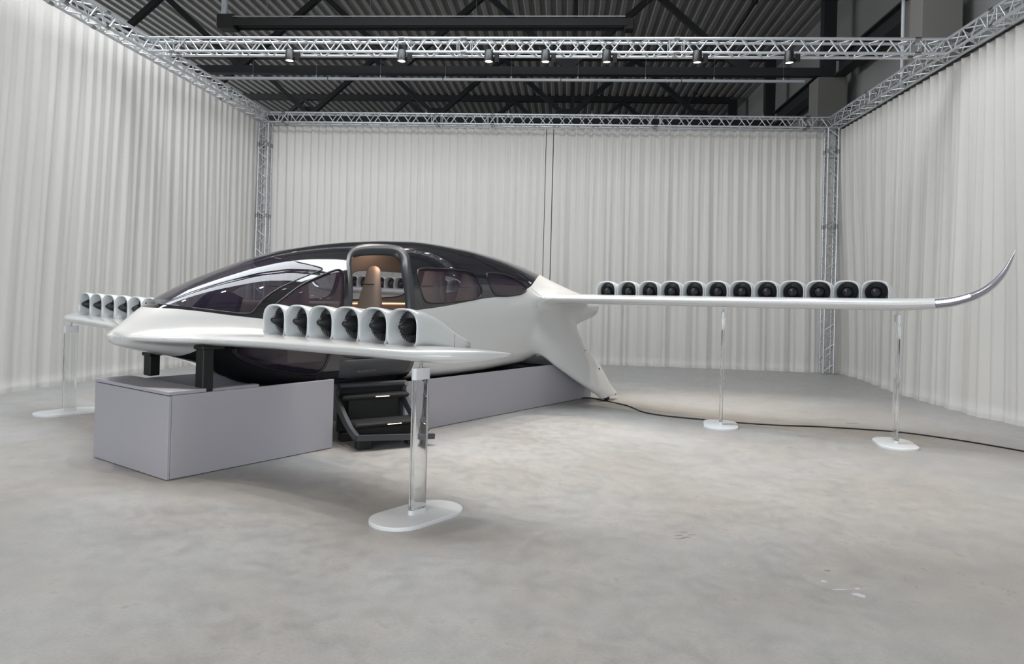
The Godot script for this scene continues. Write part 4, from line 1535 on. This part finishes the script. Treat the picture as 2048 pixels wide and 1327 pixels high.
func duct_shell(hw: float, drop: float, length: float) -> ArrayMesh:
	# one ducted fan housing: x aft from the lip, y up from the fan axis, z across
	var n := 40
	var rows := []
	var sec := func(x: float, a: float, b: float, yc: float, e: float) -> PackedVector3Array:
		var row := PackedVector3Array()
		for k in n + 1:
			var w := TAU * k / n
			var ee := e if sin(w) > 0.0 else e + 2.5 * maxf(0.0, 1.0 - x / 0.12)
			row.append(Vector3(x, yc + b * signf(sin(w)) * pow(absf(sin(w)), 2.0 / ee), a * signf(cos(w)) * pow(absf(cos(w)), 2.0 / ee)))
		return row
	# outside, from the nozzle forward to the lip
	var xs := [1.0, 0.86, 0.7, 0.5, 0.32, 0.15, 0.04, 0.015]
	var tops := [-0.118, -0.083, -0.028, 0.052, 0.105, 0.139, 0.15, 0.147]
	for i in xs.size():
		var x: float = xs[i] * length
		var top: float = tops[i]
		var bot: float = lerpf(-0.165, -drop, smoothstep(0.1, 1.0, xs[i]))
		rows.append(sec.call(x, hw - (0.004 if i == 7 else 0.0), (top - bot) / 2.0, (top + bot) / 2.0, lerpf(2.8, 6.0, xs[i])))
	rows.append(sec.call(0.0, hw - 0.008, 0.15, -0.009, 2.7))
	# inside
	rows.append(sec.call(0.005, hw - 0.014, 0.145, -0.01, 2.6))
	rows.append(sec.call(0.03, hw - 0.019, 0.138, -0.006, 2.3))
	rows.append(sec.call(0.09, hw - 0.028, 0.133, 0.0, 2.05))
	rows.append(sec.call(0.2, hw - 0.033, 0.128, 0.0, 2.0))
	rows.append(sec.call(0.3, hw - 0.033, 0.11, -0.015, 2.1))
	rows.append(sec.call(0.6 * length, hw - 0.025, 0.075, -0.065, 3.2))
	rows.append(sec.call(1.0 * length, hw - 0.012, (drop - 0.118) / 2.0 - 0.01, (-0.118 - drop) / 2.0, 6.0))
	rows.append(rows[0])
	return grid_mesh(rows)

func fan_mesh() -> ArrayMesh:
	var list := []
	var st := new_st()
	st.set_smooth_group(-1)
	for k in 30:
		var a := TAU * k / 30.0
		var rad := Vector3(0, cos(a), sin(a))
		var tan := Vector3(0, -sin(a), cos(a))
		var r0 := rad * 0.055
		var r1 := rad * 0.127
		var d0 := (Vector3(0.8, 0, 0) + tan * 0.6).normalized() * 0.024
		var d1 := (Vector3(0.5, 0, 0) + tan * 0.85).normalized() * 0.02
		quad(st, r0 - d0, r1 - d1, r1 + d1, r0 + d0)
	st.index()
	st.generate_normals()
	list.append([st.commit(), Transform3D()])
	list.append([lathe(PackedVector2Array([Vector2(-0.03, 0.068), Vector2(0.07, 0.07), Vector2(0.25, 0.02), Vector2(0.27, 0.0)]), 24), Transform3D()])
	return merge_mesh(list)

func ducts(g: Node3D) -> void:
	var shell_front := duct_shell(0.178, 0.217, 0.64)
	var shell_rear := duct_shell(0.168, 0.21, 0.72)
	var fan := fan_mesh()
	var sp := PackedVector2Array()
	for i in 13:
		var q := i / 12.0
		sp.append(Vector2(-0.13 + 0.13 * q, 0.069 * sqrt(sin(q * PI / 2)) * lerpf(0.72, 1.0, q)))
	var spinner := lathe(sp, 24)
	var rsp := PackedVector2Array()
	for i in 9:
		var q := i / 8.0
		rsp.append(Vector2(-0.07 + 0.07 * q, 0.066 * sin(q * PI / 2)))
	var spinner_round := lathe(rsp, 24)
	for side in [1.0, -1.0]:
		for k in 6:
			var t := 1.235 + 0.35 * k
			var o := part(g, "ducted_fan", shell_front, M.duct_white, Transform3D(Basis(), Vector3(0.85, 1.432 + 0.004 * k, t * side)))
			part(o, "spinner", spinner, M.fan, Transform3D(Basis(), Vector3(0.1, 0, 0)))
			part(o, "fan_rotor", fan, M.fan, Transform3D(Basis.from_scale(Vector3(1, 1.03, 1.14)), Vector3(0.115, 0, 0)))
			box(o, "flap_seam", Vector3(0.437, -0.185, -0.1783), Vector3(0.44, -0.06, 0.1783), M.seal)
		for k in 12:
			var t := 1.56 + 0.3295 * k
			var o := part(g, "ducted_fan", shell_rear, M.duct_white, Transform3D(Basis(Vector3(1, 0, 0), Vector3(0, 1, 0), Vector3(0, 0.0188 * side, 1)), Vector3(tab(w_le, t, 0.0) + 0.28, 1.782 + 0.0188 * t, t * side)))
			part(o, "spinner", spinner_round, M.fan, Transform3D(Basis(), Vector3(0.07, 0, 0)))
			part(o, "fan_rotor", fan, M.fan, Transform3D(Basis(), Vector3(0.085, 0, 0)))
		# outer end cheek seam of the canard row
	return

func sill(g: Node3D) -> void:
	# dark sill box below the door with the greeting on it
	var st := new_st()
	st.set_smooth_group(-1)
	var rows := []
	for i in 13:
		var s := 2.03 + 1.06 * i / 12.0
		var edge := 1.0 if i > 0 and i < 12 else 0.0
		var row := PackedVector3Array()
		for y in [0.97, 0.93, 0.85, 0.78, 0.735, 0.72]:
			var t := maxf(hull_t(s, y), 0.45) + 0.05 * edge
			if y > 0.96:
				t -= 0.1
			if y < 0.73:
				t -= 0.2
			row.append(Vector3(s + (0.05 if i == 0 else -0.05 if i == 12 else 0.0) * (0.9 - y) * 4.0, y, t))
		rows.append(row)
	var o := part(g, "door_sill", grid_mesh(rows), M.stair_frame)
	var tm := TextMesh.new()
	var f := SystemFont.new()
	f.font_names = PackedStringArray(["Droid Sans"])
	tm.font = f
	tm.text = "WELCOME LILIUM"
	tm.font_size = 32
	tm.pixel_size = 0.0011
	tm.depth = 0.002
	# the plate leans with the sill
	var a := rows[6][2] as Vector3
	var b := rows[6][3] as Vector3
	var up := (a - b).normalized()
	var out := Vector3(1, 0, 0).cross(up).normalized()
	part(o, "lettering", tm, M.letter_grey, Transform3D(Basis(Vector3(1, 0, 0), up, out), Vector3(2.37, 0.81, (a.z + b.z) / 2 + 0.004)))

# ------------------------------------------------------------------ acrylic stands
func make_stands() -> void:
	var list := [
		[Vector3(0.827, 0, 3.241), 1.15, 0.0, "clear acrylic stand on a white oval base under the near canard tip"],
		[Vector3(0.828, 0, -3.299), 1.15, 0.0, "clear acrylic stand on a white oval base under the far canard tip"],
		[Vector3(6.497, 0, 3.367), 1.565, 1.0, "clear acrylic stand under the middle of the long wing"],
		[Vector3(6.851, 0, 5.46), 1.60, 1.0, "clear acrylic stand under the outer end of the long wing"],
	]
	for d in list:
		var fr := aircraft_frame()
		var turn := Basis(Vector3.UP, STAND_TURN[0] if d[2] == 0.0 else STAND_TURN[1])
		var g := thing("display_stand", d[3], "stand", Transform3D(turn, fr * d[0]), "acrylic stands carrying the wings")
		var up := Basis(Vector3(1, 0, 0), Vector3(0, 0, -1), Vector3(0, 1, 0))
		var base_hl := 0.19 if d[2] == 0.0 else 0.15
		part(g, "base_plate", plate(stadium(base_hl, 0.225, 18), 0.028, 0.006), M.stand_white, Transform3D(up, Vector3.ZERO))
		var post := stadium(0.06, 0.024, 8)
		var sock := stadium(0.062, 0.027, 8)
		part(g, "foot_socket", extrude(sock, 0.035, true), M.stand_white, Transform3D(up, Vector3(0, 0.028, 0)))
		var top: float = d[1]
		part(g, "acrylic_post", extrude(post, top - 0.09 - 0.063, true), M.acrylic, Transform3D(up, Vector3(0, 0.063, 0)))
		part(g, "cap_block", extrude(sock, 0.09, true), M.stand_white, Transform3D(up, Vector3(0, top - 0.09, 0)))
		rod(g, "bolt", Vector3(0, top, 0), Vector3(0, top + 0.05, 0), 0.012, M.steel_bolt)
		rod(g, "bolt_nut", Vector3(0, top, 0), Vector3(0, top + 0.012, 0), 0.026, M.steel_bolt)
		rod(g, "bolt_nut", Vector3(0, top + 0.022, 0), Vector3(0, top + 0.032, 0), 0.026, M.steel_bolt)

func plate(poly: PackedVector2Array, h: float, r: float) -> ArrayMesh:
	# flat plate with a rounded upper edge; lies in xy, rises along z
	var rows := []
	for q in [[0.0, 0.0], [0.0, h - r], [r * 0.3, h - r * 0.3], [r, h]]:
		var row := PackedVector3Array()
		for p in poly:
			var v: Vector2 = p - p.normalized() * float(q[0])
			row.append(Vector3(v.x, v.y, q[1]))
		rows.append(row)
	var st := new_st()
	st.set_smooth_group(0)
	add_grid(st, rows, true)
	st.set_smooth_group(1)
	var top: PackedVector3Array = rows[3]
	for i in top.size():
		st.add_vertex(Vector3(0, 0, h))
		st.add_vertex(top[(i + 1) % top.size()])
		st.add_vertex(top[i])
	st.generate_normals()
	return st.commit()

# ------------------------------------------------------------------ boarding steps
func make_stairs() -> void:
	# local: x along the step edge (aft), y up, z towards the room
	var fr := aircraft_frame()
	var turn := -0.3
	var xf := Transform3D(fr.basis * Basis(Vector3.UP, turn), fr * Vector3(2.43, 0, 1.1))
	var g := thing("boarding_steps", "dark grey two-step boarding stair with light strips in the treads", "stairs", xf)
	var w := 0.43
	# curved side frames: down from the top, then forward along the bottom
	for sx in [-1.0, 1.0]:
		var poly := smooth_poly([Vector2(-0.4, 0.665), Vector2(-0.45, 0.655), Vector2(-0.485, 0.6), Vector2(-0.485, 0.49), Vector2(-0.39, 0.385), Vector2(-0.18, 0.25), Vector2(0.0, 0.165), Vector2(0.17, 0.12)], 6, false)
		var inner := smooth_poly([Vector2(0.22, 0.175), Vector2(0.06, 0.225), Vector2(-0.1, 0.31), Vector2(-0.3, 0.45), Vector2(-0.385, 0.535), Vector2(-0.385, 0.59), Vector2(-0.36, 0.605), Vector2(-0.33, 0.61)], 6, false)
		poly.append_array(inner)
		# profile lies in (z, y): turned so that its x becomes z
		part(g, "side_frame", extrude(poly, 0.045), M.stair_frame, Transform3D(Basis(Vector3(0, 0, 1), Vector3(0, 1, 0), Vector3(-1, 0, 0)), Vector3(sx * (w - 0.01) + 0.0225, 0, 0)))
	box(g, "top_bar", Vector3(-w + 0.02, 0.605, -0.45), Vector3(w - 0.02, 0.665, -0.36), M.stair_frame, 0.015)
	box(g, "back_panel", Vector3(-w + 0.03, 0.1, -0.47), Vector3(w - 0.03, 0.62, -0.43), M.stair_dark, 0.01)
	part(g, "tread", bevel_box(Vector3(0.83, 0.055, 0.25), 0.018), M.stair_dark, Transform3D(Basis(), Vector3(0.0, 0.51, -0.365)))
	box(g, "riser", Vector3(-w + 0.12, 0.25, -0.4), Vector3(w - 0.12, 0.485, -0.33), M.stair_dark)
	part(g, "tread", bevel_box(Vector3(0.86, 0.055, 0.32), 0.018), M.stair_dark, Transform3D(Basis(), Vector3(0.05, 0.24, -0.105)))
	box(g, "riser", Vector3(-w + 0.05, 0.08, -0.06), Vector3(w - 0.03, 0.215, 0.02), M.stair_dark)
	part(g, "bottom_rail", unit_box, M.stair_frame, bar_xf(Vector3(-w + 0.0, 0.145, 0.19), Vector3(w + 0.05, 0.1, 0.26), 0.06, 0.05))
	part(g, "base_tray", unit_box, M.stair_dark, bar_xf(Vector3(-w + 0.04, 0.125, 0.06), Vector3(w + 0.02, 0.085, 0.1), 0.03, 0.28))
	box(g, "step_light_strip", Vector3(-0.02, 0.506, -0.2405), Vector3(0.15, 0.514, -0.2375), M.step_light)
	box(g, "step_light_strip", Vector3(0.0, 0.235, 0.0535), Vector3(0.17, 0.243, 0.0565), M.step_light)
	for p in [Vector3(-0.3, 0, 0.08), Vector3(0.3, 0, 0.08), Vector3(-0.3, 0, -0.4), Vector3(0.3, 0, -0.4)]:
		box(g, "foot", p + Vector3(-0.08, 0, -0.06), p + Vector3(0.08, 0.1, 0.06), M.matt_black, 0.01)

# ------------------------------------------------------------------ cable
func make_cable() -> void:
	var pts := [Vector2(-0.1, -12.0), Vector2(0.43, -12.44), Vector2(0.75, -12.12), Vector2(1.04, -11.71), Vector2(1.22, -11.16), Vector2(1.51, -10.87), Vector2(1.98, -10.68), Vector2(2.5, -10.51), Vector2(3.03, -10.43), Vector2(3.57, -10.44), Vector2(4.21, -10.35), Vector2(4.56, -10.25), Vector2(4.9, -10.01), Vector2(5.23, -9.69), Vector2(5.56, -9.25), Vector2(5.83, -8.85), Vector2(6.3, -8.0)]
	var line := PackedVector3Array()
	for p in smooth_poly(pts, 8, false):
		line.append(Vector3(p.x, 0.009, p.y))
	var o := MeshInstance3D.new()
	o.name = "power_cable"
	o.mesh = grid_mesh(tube_rows(line, 0.009, 8))
	o.material_override = M.cable_black
	add_child(o)
	o.set_meta("label", "thin black power cable snaking across the concrete from the tail leg")
	o.set_meta("category", "cable")
